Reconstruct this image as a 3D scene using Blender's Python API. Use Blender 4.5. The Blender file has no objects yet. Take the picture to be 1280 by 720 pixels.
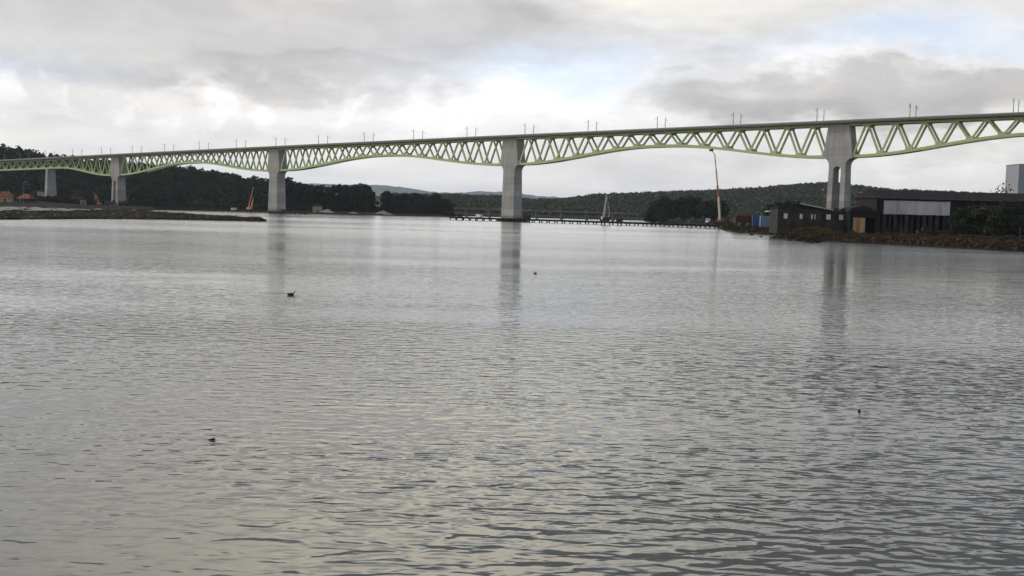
import bpy, math, random
import numpy as np
from mathutils import Vector, Matrix

# ------------------------------------------------------------------ camera, world, sun, exposure
scene = bpy.context.scene
PITCH, ROLL, CAMH, FPX = 0.0699, 0.0253, 7.0, 1377.06
cam_data = bpy.data.cameras.new('camera')
cam = bpy.data.objects.new('camera', cam_data)
scene.collection.objects.link(cam)
cam_data.sensor_width = 36.0
cam_data.lens = FPX / 1280 * 36.0
cam_data.clip_start = 0.5
cam_data.clip_end = 60000
_F = Vector((0, math.cos(PITCH), -math.sin(PITCH)))
_U = Vector((0, math.sin(PITCH), math.cos(PITCH)))
_R = Vector((1, 0, 0))
_r = _R * math.cos(ROLL) + _U * math.sin(ROLL)
_u = -_R * math.sin(ROLL) + _U * math.cos(ROLL)
cam.matrix_world = Matrix(((_r.x, _u.x, -_F.x, 0), (_r.y, _u.y, -_F.y, 0), (_r.z, _u.z, -_F.z, CAMH), (0, 0, 0, 1)))
scene.camera = cam
scene.view_settings.view_transform = 'Standard'
scene.view_settings.look = 'None'
scene.view_settings.exposure = 0.16
scene.view_settings.gamma = 1.0
scene.view_settings.use_curve_mapping = False
scene.cycles.volume_bounces = 1
scene.cycles.max_bounces = 6

SUN_AZ = math.radians(-72)      # measured from +Y towards +X
SUN_EL = math.radians(32)
sun_vec = Vector((math.sin(SUN_AZ) * math.cos(SUN_EL), math.cos(SUN_AZ) * math.cos(SUN_EL), math.sin(SUN_EL)))
sl = bpy.data.lights.new('sun', 'SUN')
sl.energy = 1.5
sl.angle = math.radians(14)
sl.color = (1.0, 0.96, 0.9)
sun = bpy.data.objects.new('sun', sl)
scene.collection.objects.link(sun)
sun.rotation_euler = sun_vec.to_track_quat('Z', 'Y').to_euler()


class NT:
    """small node helper"""
    def __init__(s, tree):
        s.t = tree
        tree.nodes.clear()

    def n(s, typ, ins=None, **props):
        nd = s.t.nodes.new(typ)
        for k, v in props.items():
            setattr(nd, k, v)
        for k, v in (ins or {}).items():
            if hasattr(v, 'node'):
                s.t.links.new(v, nd.inputs[k])
            else:
                nd.inputs[k].default_value = v
        return nd

    def m(s, op, a, b=0.0, c=None, clamp=False):
        nd = s.n('ShaderNodeMath', {0: a, 1: b}, operation=op, use_clamp=clamp)
        if c is not None:
            if hasattr(c, 'node'):
                s.t.links.new(c, nd.inputs[2])
            else:
                nd.inputs[2].default_value = c
        return nd.outputs[0]

    def vm(s, op, a, b=(0, 0, 0)):
        return s.n('ShaderNodeVectorMath', {0: a, 1: b}, operation=op).outputs[0]

    def noise(s, vec, scale, detail=4, rough=0.55, dist=0.0):
        return s.n('ShaderNodeTexNoise', {'Vector': vec, 'Scale': scale, 'Detail': detail, 'Roughness': rough, 'Distortion': dist}).outputs['Fac']

    def rng(s, v, a, b, c, d, smooth=False):
        nd = s.n('ShaderNodeMapRange', {0: v, 1: a, 2: b, 3: c, 4: d})
        if smooth:
            nd.interpolation_type = 'SMOOTHSTEP'
        return nd.outputs[0]

    def mix(s, fac, a, b):
        nd = s.n('ShaderNodeMix', data_type='RGBA')
        for k, v in ((0, fac), (6, a), (7, b)):
            if hasattr(v, 'node'):
                s.t.links.new(v, nd.inputs[k])
            else:
                nd.inputs[k].default_value = v if k == 0 else (*v, 1)
        return nd.outputs[2]


world = bpy.data.worlds.new('World')
scene.world = world
world.use_nodes = True
w = NT(world.node_tree)
sky = w.n('ShaderNodeTexSky', sky_type='NISHITA', sun_disc=False)
sky.sun_elevation = SUN_EL
sky.sun_rotation = SUN_AZ
sky.dust_density = 2.0
gen = w.n('ShaderNodeTexCoord').outputs['Generated']
sx = w.n('ShaderNodeSeparateXYZ', {0: gen})
X, Y, Z = sx.outputs
az = w.m('ARCTAN2', X, Y)
el = w.m('ARCSINE', Z)
inv = w.m('DIVIDE', 1.0, w.m('ADD', w.m('MAXIMUM', Z, 0.0), 0.09))
lay = w.n('ShaderNodeCombineXYZ', {0: w.m('MULTIPLY', X, inv), 1: w.m('MULTIPLY', Y, inv), 2: Z}).outputs[0]
dirv = w.n('ShaderNodeCombineXYZ', {0: az, 1: w.m('MULTIPLY', el, 2.3), 2: 0.0}).outputs[0]
wob1 = w.m('SUBTRACT', w.noise(dirv, 9.0, 6, 0.6), 0.5)
wob2 = w.m('SUBTRACT', w.noise(w.vm('ADD', dirv, (7.3, 2.1, 4.0)), 9.0, 6, 0.6), 0.5)
azw = w.m('MULTIPLY_ADD', wob1, 0.22, az)
elw = w.m('MULTIPLY_ADD', wob2, 0.085, el)


def sky_px(px, py):
    return (px - 640) / FPX, (263.5 + (px - 640) * .0253 - py) / FPX


def bank(px, py, sa, se, amp, sharp=False):
    a0, e0 = sky_px(px, py)
    u = w.m('DIVIDE', w.m('SUBTRACT', azw, a0), sa / FPX)
    v = w.m('DIVIDE', w.m('SUBTRACT', elw, e0), se / FPX)
    d = w.m('ADD', w.m('MULTIPLY', u, u), w.m('MULTIPLY', v, v))
    if sharp:
        return w.m('MULTIPLY', w.rng(d, 1.35, 0.55, 0, 1, True), amp)
    return w.m('MULTIPLY', w.m('POWER', 2.718, w.m('MULTIPLY', d, -1.0)), amp)


fb = w.m('SUBTRACT', w.noise(lay, 0.55, 7, 0.58, 0.4), 0.5)
fb2 = w.m('SUBTRACT', w.noise(dirv, 14.0, 6, 0.55, 0.3), 0.5)
lum = w.m('ADD', 0.775, w.m('MULTIPLY', fb, 0.36))
lum = w.m('ADD', lum, w.m('MULTIPLY', fb2, 0.27))
# small heaped cumulus lumps low in the sky
d2 = w.n('ShaderNodeCombineXYZ', {0: az, 1: w.m('MULTIPLY', el, 1.35), 2: 0.3}).outputs[0]
lump = w.rng(w.noise(d2, 20.0, 7, 0.6, 0.5), 0.47, 0.60, -0.4, 1.0, True)
for b in ((110, 125, 260, 40, 0.13), (520, 140, 260, 30, 0.07), (1130, 205, 260, 34, 0.06), (1060, 95, 260, 26, 0.07)):
    lum = w.m('ADD', lum, w.m('MULTIPLY', bank(*b), lump))
for b in ((260, 60, 420, 62, -0.13, True), (380, 98, 210, 34, -0.10, True), (650, 115, 200, 44, 0.22), (900, 25, 300, 44, -0.27), (120, 20, 260, 40, -0.04), (430, 148, 330, 24, 0.15),
          (1040, 128, 250, 36, -0.25, True), (900, 140, 150, 20, -0.05, True), (1090, 62, 170, 26, -0.03), (480, 225, 460, 40, 0.09), (640, 5, 260, 26, -0.08), (1230, 170, 170, 40, -0.07), (850, 215, 120, 20, -0.05, True),
          (1190, 205, 90, 16, -0.08, True), (1120, 212, 120, 22, 0.07)):
    lum = w.m('ADD', lum, bank(*b))
# thicker cloud overhead away from the hidden sun, brighter veil round it
sdot = w.n('ShaderNodeVectorMath', {0: gen, 1: tuple(sun_vec)}, operation='DOT_PRODUCT').outputs['Value']
glow = w.m('POWER', w.m('MAXIMUM', sdot, 0.0), 9.0)
lum = w.m('ADD', lum, w.m('MULTIPLY', glow, 0.6))
# the cloud sheet ends in a bright warm rim ahead and breaks up into dull blue-grey higher in the sky
saz = w.m('SINE', az)
edge = w.m('ADD', w.m('MULTIPLY_ADD', w.m('MAXIMUM', saz, -0.1), -0.34, 0.352), w.m('MULTIPLY', w.m('SUBTRACT', w.noise(lay, 1.3, 5, 0.55), 0.5), 0.15))
rel = w.m('SUBTRACT', el, edge)
ga = w.m('DIVIDE', w.m('ADD', az, 0.11), 0.30)
rim = w.m('MULTIPLY', w.rng(rel, -0.20, -0.05, 0.0, 1.0, True), w.m('MULTIPLY_ADD', w.m('POWER', 2.718, w.m('MULTIPLY', w.m('MULTIPLY', ga, ga), -1.0)), 1.25, 0.05))
lum = w.m('ADD', lum, rim)
over = w.rng(rel, -0.03, 0.06, 0, 1, True)
lum = w.m('MULTIPLY', lum, w.m('SUBTRACT', 1.0, w.m('MULTIPLY', over, w.rng(Y, 0.1, 0.65, 0.42, 0.93, True))))
lum = w.m('MAXIMUM', lum, 0.10)
warm = w.rng(fb, -0.2, 0.2, 0, 1)
tint = w.mix(warm, (0.985, 0.97, 0.995), (1.0, 0.975, 0.93))
tint = w.mix(w.m('MULTIPLY', rim, 1.0, clamp=True), tint, (1.0, 0.93, 0.76))
blue = w.m('ADD', bank(1100, 60, 170, 26, 1.0), bank(680, 90, 140, 34, 0.9))
blue = w.m('ADD', blue, bank(60, 92, 120, 26, 0.5))
blue = w.m('ADD', blue, w.m('MULTIPLY', over, 0.6), clamp=True)
tint = w.mix(blue, tint, (0.82, 0.94, 1.12))
tint = w.mix(over, tint, (0.72, 0.90, 1.22))
cloud = w.n('ShaderNodeVectorMath', {0: tint, 'Scale': w.m('MULTIPLY', lum, 10.0)}, operation='SCALE').outputs[0]
hi = w.m('MULTIPLY', over, w.rng(w.noise(lay, 0.9, 5, 0.5), 0.42, 0.58, 0.1, 0.5, True))
full = w.mix(hi, cloud, sky.outputs[0])
bg = w.n('ShaderNodeBackground', {'Color': full, 'Strength': 0.1})
w.n('ShaderNodeOutputWorld', {'Surface': bg.outputs[0]})

# ------------------------------------------------------------------ helpers
rnd = random.Random(7)
npr = np.random.default_rng(11)
COL = scene.collection


def ray(px, py):
    d = _r * (px - 640) + _u * (360 - py) + _F * FPX
    return d


def at(px, py, depth):
    """world point seen at a photo pixel, at a given distance along +Y"""
    d = ray(px, py)
    return Vector((0, 0, CAMH)) + d * (depth / d.y)


def on_plane(px, py, z=0.0):
    d = ray(px, py)
    return Vector((0, 0, CAMH)) + d * ((z - CAMH) / d.z)


def hor(px):
    return 263.5 + (px - 640) * .0253


def mat(name, col, col2=None, scale=1.0, rough=0.85, bump=0.0, bscale=None, metallic=0.0, streak=False, detail=5):
    m = bpy.data.materials.new(name)
    m.use_nodes = True
    t = NT(m.node_tree)
    pos = t.n('ShaderNodeNewGeometry').outputs['Position']
    if streak:
        pos = t.vm('MULTIPLY', pos, (1, 1, 0.12))
    nz = t.noise(pos, scale, detail, 0.6)
    c = t.mix(t.rng(nz, 0.35, 0.65, 0, 1), col, col2 or tuple(v * 0.7 for v in col))
    b = t.n('ShaderNodeBsdfPrincipled', {'Base Color': c, 'Roughness': rough, 'Metallic': metallic, 'Specular IOR Level': 0.5 if rough < 0.7 else 0.12})
    if bump:
        h = t.noise(pos, bscale or scale * 4, 4)
        bn = t.n('ShaderNodeBump', {'Height': h, 'Strength': 1.0, 'Distance': bump})
        t.t.links.new(bn.outputs[0], b.inputs['Normal'])
    t.n('ShaderNodeOutputMaterial', {'Surface': b.outputs[0]})
    return m


def mesh_np(name, verts, faces, material, smooth=False):
    """verts (n,3), faces (m,k) all with the same corner count"""
    me = bpy.data.meshes.new(name)
    verts = np.asarray(verts, dtype=np.float32)
    faces = np.asarray(faces, dtype=np.int32)
    n, k = faces.shape
    me.vertices.add(len(verts))
    me.vertices.foreach_set('co', verts.ravel())
    me.loops.add(n * k)
    me.loops.foreach_set('vertex_index', faces.ravel())
    me.polygons.add(n)
    me.polygons.foreach_set('loop_start', np.arange(0, n * k, k, dtype=np.int32))
    if smooth:
        me.polygons.foreach_set('use_smooth', np.ones(n, dtype=bool))
    me.update(calc_edges=True)
    me.validate()
    if material:
        me.materials.append(material)
    return me


def link(name, me, parent=None, loc=None, kind=None):
    o = bpy.data.objects.new(name, me)
    COL.objects.link(o)
    if parent:
        o.parent = parent
    if loc is not None:
        o.location = loc
    if kind:
        o['kind'] = kind
    return o


def tag(o, label, cat, group=None):
    o['label'] = label
    o['category'] = cat
    if group:
        o['group'] = group
    return o


def thing(name, label, cat, loc=(0, 0, 0), rz=0.0, group=None):
    o = bpy.data.objects.new(name, None)
    o.empty_display_size = 0.5
    COL.objects.link(o)
    o.location = loc
    o.rotation_euler = (0, 0, rz)
    return tag(o, label, cat, group)


class MB:
    """collects polygons into one mesh"""
    def __init__(s):
        s.v, s.f = [], []

    def add(s, vs, fs):
        b = len(s.v)
        s.v += [tuple(p) for p in vs]
        s.f += [tuple(i + b for i in f) for f in fs]
        return s

    def box(s, c, size, rz=0.0):
        hx, hy, hz = size[0] / 2, size[1] / 2, size[2] / 2
        ca, sa = math.cos(rz), math.sin(rz)
        vs = []
        for dz in (-hz, hz):
            for dx, dy in ((-hx, -hy), (hx, -hy), (hx, hy), (-hx, hy)):
                vs.append((c[0] + dx * ca - dy * sa, c[1] + dx * sa + dy * ca, c[2] + dz))
        return s.add(vs, [(3, 2, 1, 0), (4, 5, 6, 7), (0, 1, 5, 4), (1, 2, 6, 5), (2, 3, 7, 6), (3, 0, 4, 7)])

    def bar(s, a, b, wd, ht, up=(0, 0, 1), wd2=None, ht2=None):
        """rectangular bar from a to b; ht along up"""
        a, b, up = Vector(a), Vector(b), Vector(up)
        d = (b - a).normalized()
        sd = d.cross(up)
        if sd.length < 1e-4:
            sd = d.cross(Vector((1, 0, 0)))
        sd.normalize()
        uu = sd.cross(d).normalized()
        vs = []
        for p, ww, hh in ((a, wd, ht), (b, wd2 or wd, ht2 or ht)):
            for i, j in ((-1, -1), (1, -1), (1, 1), (-1, 1)):
                vs.append(p + sd * (i * ww / 2) + uu * (j * hh / 2))
        return s.add(vs, [(0, 1, 2, 3), (7, 6, 5, 4), (0, 4, 5, 1), (1, 5, 6, 2), (2, 6, 7, 3), (3, 7, 4, 0)])

    def tube(s, pts, radii, n=8, cap=True):
        pts = [Vector(p) for p in pts]
        vs, fs = [], []
        for i, p in enumerate(pts):
            d = (pts[min(i + 1, len(pts) - 1)] - pts[max(i - 1, 0)]).normalized()
            ref = Vector((0, 0, 1)) if abs(d.z) < 0.9 else Vector((1, 0, 0))
            a = d.cross(ref).normalized()
            b = a.cross(d)
            for k in range(n):
                q = 2 * math.pi * k / n
                vs.append(p + (a * math.cos(q) + b * math.sin(q)) * radii[i])
        for i in range(len(pts) - 1):
            for k in range(n):
                fs.append((i * n + k, i * n + (k + 1) % n, (i + 1) * n + (k + 1) % n, (i + 1) * n + k))
        if cap:
            fs.append(tuple(range(n))[::-1])
            fs.append(tuple((len(pts) - 1) * n + k for k in range(n)))
        return s.add(vs, fs)

    def prism(s, poly, axis_o, ex, ez, ey, y0, y1, y0b=None, y1b=None):
        """polygon in (ex, ez) coordinates extruded along ey from y0 to y1"""
        o = Vector(axis_o)
        n = len(poly)
        vs = [o + ex * p[0] + ez * p[1] + ey * y0 for p in poly] + [o + ex * p[0] + ez * p[1] + ey * y1 for p in poly]
        fs = [tuple(range(n)), tuple(range(2 * n - 1, n - 1, -1))]
        fs += [(i + n, (i + 1) % n + n, (i + 1) % n, i) for i in range(n)]
        return s.add(vs, fs)

    def mesh(s, name, material, smooth=False):
        me = bpy.data.meshes.new(name)
        me.from_pydata([tuple(v) for v in s.v], [], s.f)
        if smooth:
            me.polygons.foreach_set('use_smooth', [True] * len(me.polygons))
        me.update()
        if material:
            me.materials.append(material)
        return me

    def build(s, name, material, parent=None, smooth=False, bevel=0.0, loc=None):
        o = link(name, s.mesh(name, material, smooth), parent, loc)
        if bevel:
            md = o.modifiers.new('bevel', 'BEVEL')
            md.width = bevel
            md.segments = 2
            md.limit_method = 'ANGLE'
        return o


# ------------------------------------------------------------------ materials
M = {}


def concrete_mat(name, c1, c2):
    m = bpy.data.materials.new(name)
    m.use_nodes = True
    t = NT(m.node_tree)
    pos = t.n('ShaderNodeNewGeometry').outputs['Position']
    st = t.noise(t.vm('MULTIPLY', pos, (1, 1, 0.07)), 0.6, 5, 0.65)
    big = t.noise(pos, 0.12, 4, 0.5)
    c = t.mix(t.rng(t.m('ADD', t.m('MULTIPLY', st, 0.6), t.m('MULTIPLY', big, 0.4)), 0.36, 0.64, 0, 1), c1, c2)
    z = t.n('ShaderNodeSeparateXYZ', {0: pos}).outputs[2]
    # pour lifts about four metres tall, each a slightly different grey, with a thin joint
    lift = t.m('FLOOR', t.m('DIVIDE', z, 4.1))
    wn = t.n('ShaderNodeTexWhiteNoise', {'W': lift}, noise_dimensions='1D').outputs[0]
    c = t.mix(t.rng(wn, 0, 1, 0, 0.5), c, tuple(v * 0.78 for v in c2))
    fr = t.m('FRACT', t.m('DIVIDE', z, 4.1))
    c = t.mix(t.m('MULTIPLY', t.m('LESS_THAN', fr, 0.06), 0.35), c, tuple(v * 0.5 for v in c2))
    # green-brown tide stain near the water
    tide = t.m('MULTIPLY', t.rng(z, 1.2, 4.2, 1, 0, True), t.rng(st, 0.3, 0.6, 0.35, 0.8))
    c = t.mix(tide, c, (0.12, 0.115, 0.075))
    b = t.n('ShaderNodeBsdfPrincipled', {'Base Color': c, 'Roughness': 0.9, 'Specular IOR Level': 0.15})
    bn = t.n('ShaderNodeBump', {'Height': t.noise(pos, 1.5, 5), 'Strength': 0.6, 'Distance': 0.05})
    t.t.links.new(bn.outputs[0], b.inputs['Normal'])
    t.n('ShaderNodeOutputMaterial', {'Surface': b.outputs[0]})
    return m


M['concrete'] = concrete_mat('pier_concrete', (0.53, 0.485, 0.415), (0.34, 0.312, 0.268))
M['deck'] = mat('deck_concrete', (0.17, 0.17, 0.155), (0.12, 0.12, 0.11), 0.5)
M['green'] = mat('green_paint', (0.50, 0.555, 0.24), (0.41, 0.475, 0.2), 0.4, rough=0.5)
M['green_dark'] = mat('green_edge_paint', (0.09, 0.12, 0.055), (0.07, 0.095, 0.045), 0.4, rough=0.6)
M['steel'] = mat('galvanised_steel', (0.28, 0.28, 0.28), (0.2, 0.2, 0.2), 3, rough=0.5, metallic=0.5)
M['dark_steel'] = mat('dark_steel', (0.022, 0.018, 0.017), (0.04, 0.026, 0.02), 1.2, rough=0.8)
M['rust'] = mat('rust', (0.085, 0.03, 0.02), (0.035, 0.018, 0.013), 0.9, rough=0.9, bump=0.03)
M['wood'] = mat('old_timber', (0.05, 0.036, 0.025), (0.025, 0.02, 0.015), 1.5, streak=True)
M['red'] = mat('red_paint', (0.40, 0.085, 0.035), (0.32, 0.07, 0.03), 1.0, rough=0.45)
M['orange'] = mat('orange_paint', (0.62, 0.2, 0.03), (0.5, 0.15, 0.03), 1.0, rough=0.5)
M['yellow'] = mat('yellow_paint', (0.6, 0.34, 0.05), (0.48, 0.26, 0.04), 1.0, rough=0.5)
M['cream'] = mat('cream_paint', (0.62, 0.55, 0.38), (0.5, 0.45, 0.33), 1.0, rough=0.55)
M['white'] = mat('white_paint', (0.85, 0.84, 0.82), (0.78, 0.77, 0.74), 0.8, rough=0.6)
M['glass'] = mat('dark_glass', (0.03, 0.035, 0.04), (0.02, 0.025, 0.03), 1, rough=0.1)
M['rubber'] = mat('rubber', (0.025, 0.025, 0.025), None, 2)
M['bark'] = mat('bark', (0.05, 0.04, 0.03), (0.035, 0.028, 0.02), 2)


def foliage_mat(name, a, b, c):
    m = bpy.data.materials.new(name)
    m.use_nodes = True
    t = NT(m.node_tree)
    g = t.n('ShaderNodeNewGeometry')
    nz = t.noise(g.outputs['Position'], 0.16, 3)
    col = t.mix(t.rng(nz, 0.38, 0.62, 0, 1), a, b)
    own = t.n('ShaderNodeObjectInfo').outputs['Random']
    col = t.mix(t.rng(own, 0.45, 1, 0, 0.5), col, tuple(min(1, v * k) for v, k in zip(b, (1.7, 1.35, 0.95))))
    col = t.mix(t.rng(t.noise(g.outputs['Position'], 0.045, 3), 0.5, 0.66, 0, 0.55), col, tuple(v * k for v, k in zip(b, (1.6, 1.25, 1.0))))
    col = t.mix(t.rng(g.outputs['Random Per Island'], 0.3, 1.0, 0, 0.5), col, c)
    bs = t.n('ShaderNodeBsdfPrincipled', {'Base Color': col, 'Roughness': 0.75, 'Specular IOR Level': 0.08})
    t.n('ShaderNodeOutputMaterial', {'Surface': bs.outputs[0]})
    return m


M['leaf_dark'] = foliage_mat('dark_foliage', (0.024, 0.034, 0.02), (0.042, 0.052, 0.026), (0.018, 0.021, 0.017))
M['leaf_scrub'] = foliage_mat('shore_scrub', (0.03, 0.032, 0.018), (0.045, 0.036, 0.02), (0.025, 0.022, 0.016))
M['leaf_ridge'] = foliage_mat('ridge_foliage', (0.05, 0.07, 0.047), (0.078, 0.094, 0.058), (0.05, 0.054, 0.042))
M['leaf_brown'] = foliage_mat('winter_scrub', (0.06, 0.044, 0.024), (0.05, 0.05, 0.024), (0.075, 0.032, 0.018))
M['leaf_grass'] = foliage_mat('marsh_grass', (0.11, 0.10, 0.05), (0.085, 0.06, 0.038), (0.13, 0.105, 0.06))


def terrain_mat():
    m = bpy.data.materials.new('land')
    m.use_nodes = True
    t = NT(m.node_tree)
    pos = t.n('ShaderNodeNewGeometry').outputs['Position']
    n1 = t.noise(pos, 0.03, 6, 0.6)
    n2 = t.noise(pos, 0.25, 5, 0.6)
    c = t.mix(t.rng(n1, 0.42, 0.58, 0, 1), (0.022, 0.022, 0.013), (0.036, 0.026, 0.018))
    c = t.mix(t.rng(n2, 0.56, 0.72, 0, 0.5), c, (0.08, 0.066, 0.048))
    z = t.n('ShaderNodeSeparateXYZ', {0: pos}).outputs[2]
    c = t.mix(t.rng(z, 4.2, 6.0, 0, 1), c, (0.026, 0.03, 0.018))
    c = t.mix(t.rng(z, 0.55, 0.1, 0, 0.8), c, (0.03, 0.026, 0.02))
    b = t.n('ShaderNodeBsdfPrincipled', {'Base Color': c, 'Roughness': 0.95, 'Specular IOR Level': 0.05})
    bn = t.n('ShaderNodeBump', {'Height': n2, 'Strength': 1.0, 'Distance': 0.3})
    t.t.links.new(bn.outputs[0], b.inputs['Normal'])
    t.n('ShaderNodeOutputMaterial', {'Surface': b.outputs[0]})
    return m


M['land'] = terrain_mat()
M['sand'] = mat('pale_sand', (0.36, 0.32, 0.26), (0.26, 0.23, 0.18), 0.2, bump=0.1)
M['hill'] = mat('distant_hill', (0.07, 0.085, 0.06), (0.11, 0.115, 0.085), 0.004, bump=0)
M['bed'] = mat('river_bed', (0.08, 0.07, 0.05), None, 0.05)


def water_mat():
    m = bpy.data.materials.new('river_water')
    m.use_nodes = True
    t = NT(m.node_tree)
    pos = t.n('ShaderNodeNewGeometry').outputs['Position']
    p1 = t.n('ShaderNodeMapping', {'Vector': pos, 'Rotation': (0, 0, 0.12), 'Scale': (0.55, 1.0, 1.0)}).outputs[0]
    p2 = t.n('ShaderNodeMapping', {'Vector': pos, 'Rotation': (0, 0, -0.35), 'Scale': (0.6, 1.0, 1.0)}).outputs[0]
    patch = t.rng(t.noise(t.vm('MULTIPLY', pos, (0.3, 1, 1)), 0.03, 3, 0.5), 0.38, 0.62, 0.4, 1.35, True)
    h1 = t.m('MULTIPLY', t.noise(p1, 1.9, 1.5, 0.45, 0.3), 0.085)
    h2 = t.m('MULTIPLY', t.noise(p2, 5.5, 1, 0.5, 0.2), 0.005)
    h3 = t.m('MULTIPLY', t.noise(pos, 0.16, 2, 0.5), 0.04)
    py_ = t.n('ShaderNodeSeparateXYZ', {0: pos}).outputs[1]
    patch = t.m('MULTIPLY', patch, t.rng(py_, 26, 110, 1.0, 0.42, True))
    h = t.m('ADD', t.m('MULTIPLY', t.m('ADD', h1, h2), patch), h3)
    # open reach is wind-ruffled below the size of single ripples, the near cove is calmer
    ruf = t.m('MULTIPLY', t.rng(py_, 40, 320, 0.05, 0.145, True), t.rng(t.noise(t.vm('MULTIPLY', pos, (0.25, 1, 1)), 0.012, 3), 0.35, 0.65, 0.8, 1.2))
    bn = t.n('ShaderNodeBump', {'Height': h, 'Strength': 1.0, 'Distance': 1.0})
    body = t.n('ShaderNodeBsdfDiffuse', {'Color': (0.115, 0.103, 0.076, 1)})
    gl = t.n('ShaderNodeBsdfGlossy', {'Color': (1, 1, 1, 1), 'Roughness': ruf, 'Normal': bn.outputs[0]})
    fr = t.n('ShaderNodeFresnel', {'IOR': 1.333, 'Normal': bn.outputs[0]})
    b = t.n('ShaderNodeMixShader', {0: fr.outputs[0], 1: body.outputs[0], 2: gl.outputs[0]})
    t.n('ShaderNodeOutputMaterial', {'Surface': b.outputs[0]})
    return m


M['water'] = water_mat()

# ------------------------------------------------------------------ water and river bed
S = 17000
link('ground', mesh_np('ground', [(-S, -S, -4), (S, -S, -4), (S, S, -4), (-S, S, -4)], [(0, 1, 2, 3)], M['bed']), kind='structure')
link('river_water', mesh_np('river_water', [(-S, -S, 0), (S, -S, 0), (S, S, 0), (-S, S, 0)], [(0, 1, 2, 3)], M['water']), kind='structure')

# ------------------------------------------------------------------ land: shoreline and hills
# along each bearing (given as a photo column) the shore distance and the hill behind it
SH = np.array([(-400, 330), (-120, 420), (0, 560), (150, 640), (175, 780), (195, 950), (230, 1030), (343, 1010), (395, 940), (460, 950),
               (560, 1040), (580, 1190), (800, 1180), (830, 900), (885, 800), (900, 560), (912, 500), (935, 470), (970, 420), (1000, 355),
               (1040, 332), (1100, 318), (1200, 292), (1280, 270), (1400, 240), (1700, 200)], float)
HA = np.array([(-400, 85), (-100, 70), (0, 60), (55, 49), (147, 43), (235, 38), (300, 28), (355, 21), (395, 9), (465, 6), (480, 3), (560, 2), (590, 0), (1700, 0)], float)
HB = np.array([(-400, 40), (300, 30), (500, 22), (570, 25), (625, 26), (660, 20), (700, 23), (740, 34), (800, 40), (870, 48), (905, 51), (960, 60),
               (1010, 69), (1035, 72), (1070, 66), (1100, 61), (1280, 55), (1700, 45)], float)


def ss(x):
    x = np.clip(x, 0, 1)
    return x * x * (3 - 2 * x)


def land_z(x, y):
    px = 640 + FPX * (x / y)
    sh = np.interp(px, SH[:, 0], SH[:, 1])
    d = y - sh
    z = -1.6 + 3.0 * ss((d + 6) / 16)
    z = z + 1.2 * ss((d - 20) / 120)
    # left hill
    z = z + np.interp(px, HA[:, 0], HA[:, 1]) * ss((y - 1090) / 400)
    # long ridge beyond
    z = z + np.interp(px, HB[:, 0], HB[:, 1]) * ss((y - 1550) / 800) * (1 - 0.3 * ss((y - 2500) / 1200))
    # rise behind the left houses
    z = z + 2.0 * ss((y - 660) / 80) * ss((120 - px) / 80)
    z = z + np.where(d > 4, 0.5 * np.sin(x * 0.09 + y * 0.05) * np.sin(x * 0.031 - y * 0.067), 0)
    return z


def land_h(x, y):
    return float(land_z(np.array(float(x)), np.array(float(y))))


cols = np.linspace(-400, 1700, 700)
rows = np.concatenate([np.linspace(0, 30, 9), np.linspace(38, 200, 20), np.linspace(225, 1500, 46)])
gx, gy, gi = [], [], []
u = (cols - 640) / FPX
sh = np.interp(cols, SH[:, 0], SH[:, 1]) - 12
rr = np.concatenate([rows, [1800, 2200, 2700, 3300]])
YY = sh[None, :] + rr[:, None]
XX = YY * u[None, :]
ZZ = land_z(XX, YY)
ZZ[0, :] = -3
ZZ[-1, :] -= 30
V = np.stack([XX, YY, ZZ], -1).reshape(-1, 3)
nr, nc = YY.shape
ii = (np.arange(nr - 1)[:, None] * nc + np.arange(nc - 1)[None, :]).ravel()
Fq = np.stack([ii, ii + 1, ii + nc + 1, ii + nc], 1)
link('terrain', mesh_np('terrain', V, Fq, M['land'], True), kind='structure')


def ridge(name, pts, dist, depth, seed, rough, label):
    """a distant hill range: real slope in front of and behind its crest"""
    g = np.random.default_rng(seed)
    pp = np.array(pts, float)
    c = np.linspace(pp[0, 0], pp[-1, 0], 420)
    crest = np.interp(c, pp[:, 0], pp[:, 1])
    crest = np.convolve(np.pad(crest, 6, mode='edge'), np.ones(13) / 13, 'valid')
    hz = np.maximum((hor(c) - crest) / FPX * dist + CAMH, 2)
    wob = np.convolve(g.normal(size=c.size + 4), np.ones(5) / 5, 'valid') * rough
    prof = [(-1, -2), (-.7, .12), (-.4, .45), (-.2, .78), (-.07, .96), (0, 1), (.1, .96), (.4, .5), (1, -2)]
    vv = []
    for k, (q, f) in enumerate(prof):
        y = dist + q * depth
        for j in range(c.size):
            z = hz[j] * f + wob[j] * max(f, 0) + (g.normal() * rough * 0.6 if 0 < k < 8 else 0)
            vv.append(((c[j] - 640) / FPX * (dist + q * depth * .5), y, z if f > 0 else -2))
    n = c.size
    ii = (np.arange(len(prof) - 1)[:, None] * n + np.arange(n - 1)[None, :]).ravel()
    return link(name, mesh_np(name, vv, np.stack([ii, ii + 1, ii + n + 1, ii + n], 1), M['hill'], True), kind='structure')


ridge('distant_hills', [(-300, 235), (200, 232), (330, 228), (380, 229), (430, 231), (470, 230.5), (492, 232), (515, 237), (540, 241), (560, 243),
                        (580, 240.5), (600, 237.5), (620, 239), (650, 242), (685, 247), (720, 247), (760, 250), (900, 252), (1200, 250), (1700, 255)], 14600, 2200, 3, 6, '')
ridge('middle_hills', [(200, 250), (470, 249), (510, 244), (530, 241.5), (552, 243), (575, 247), (600, 250), (640, 253), (700, 258), (900, 262)], 5200, 1300, 4, 2.5, '')

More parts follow.
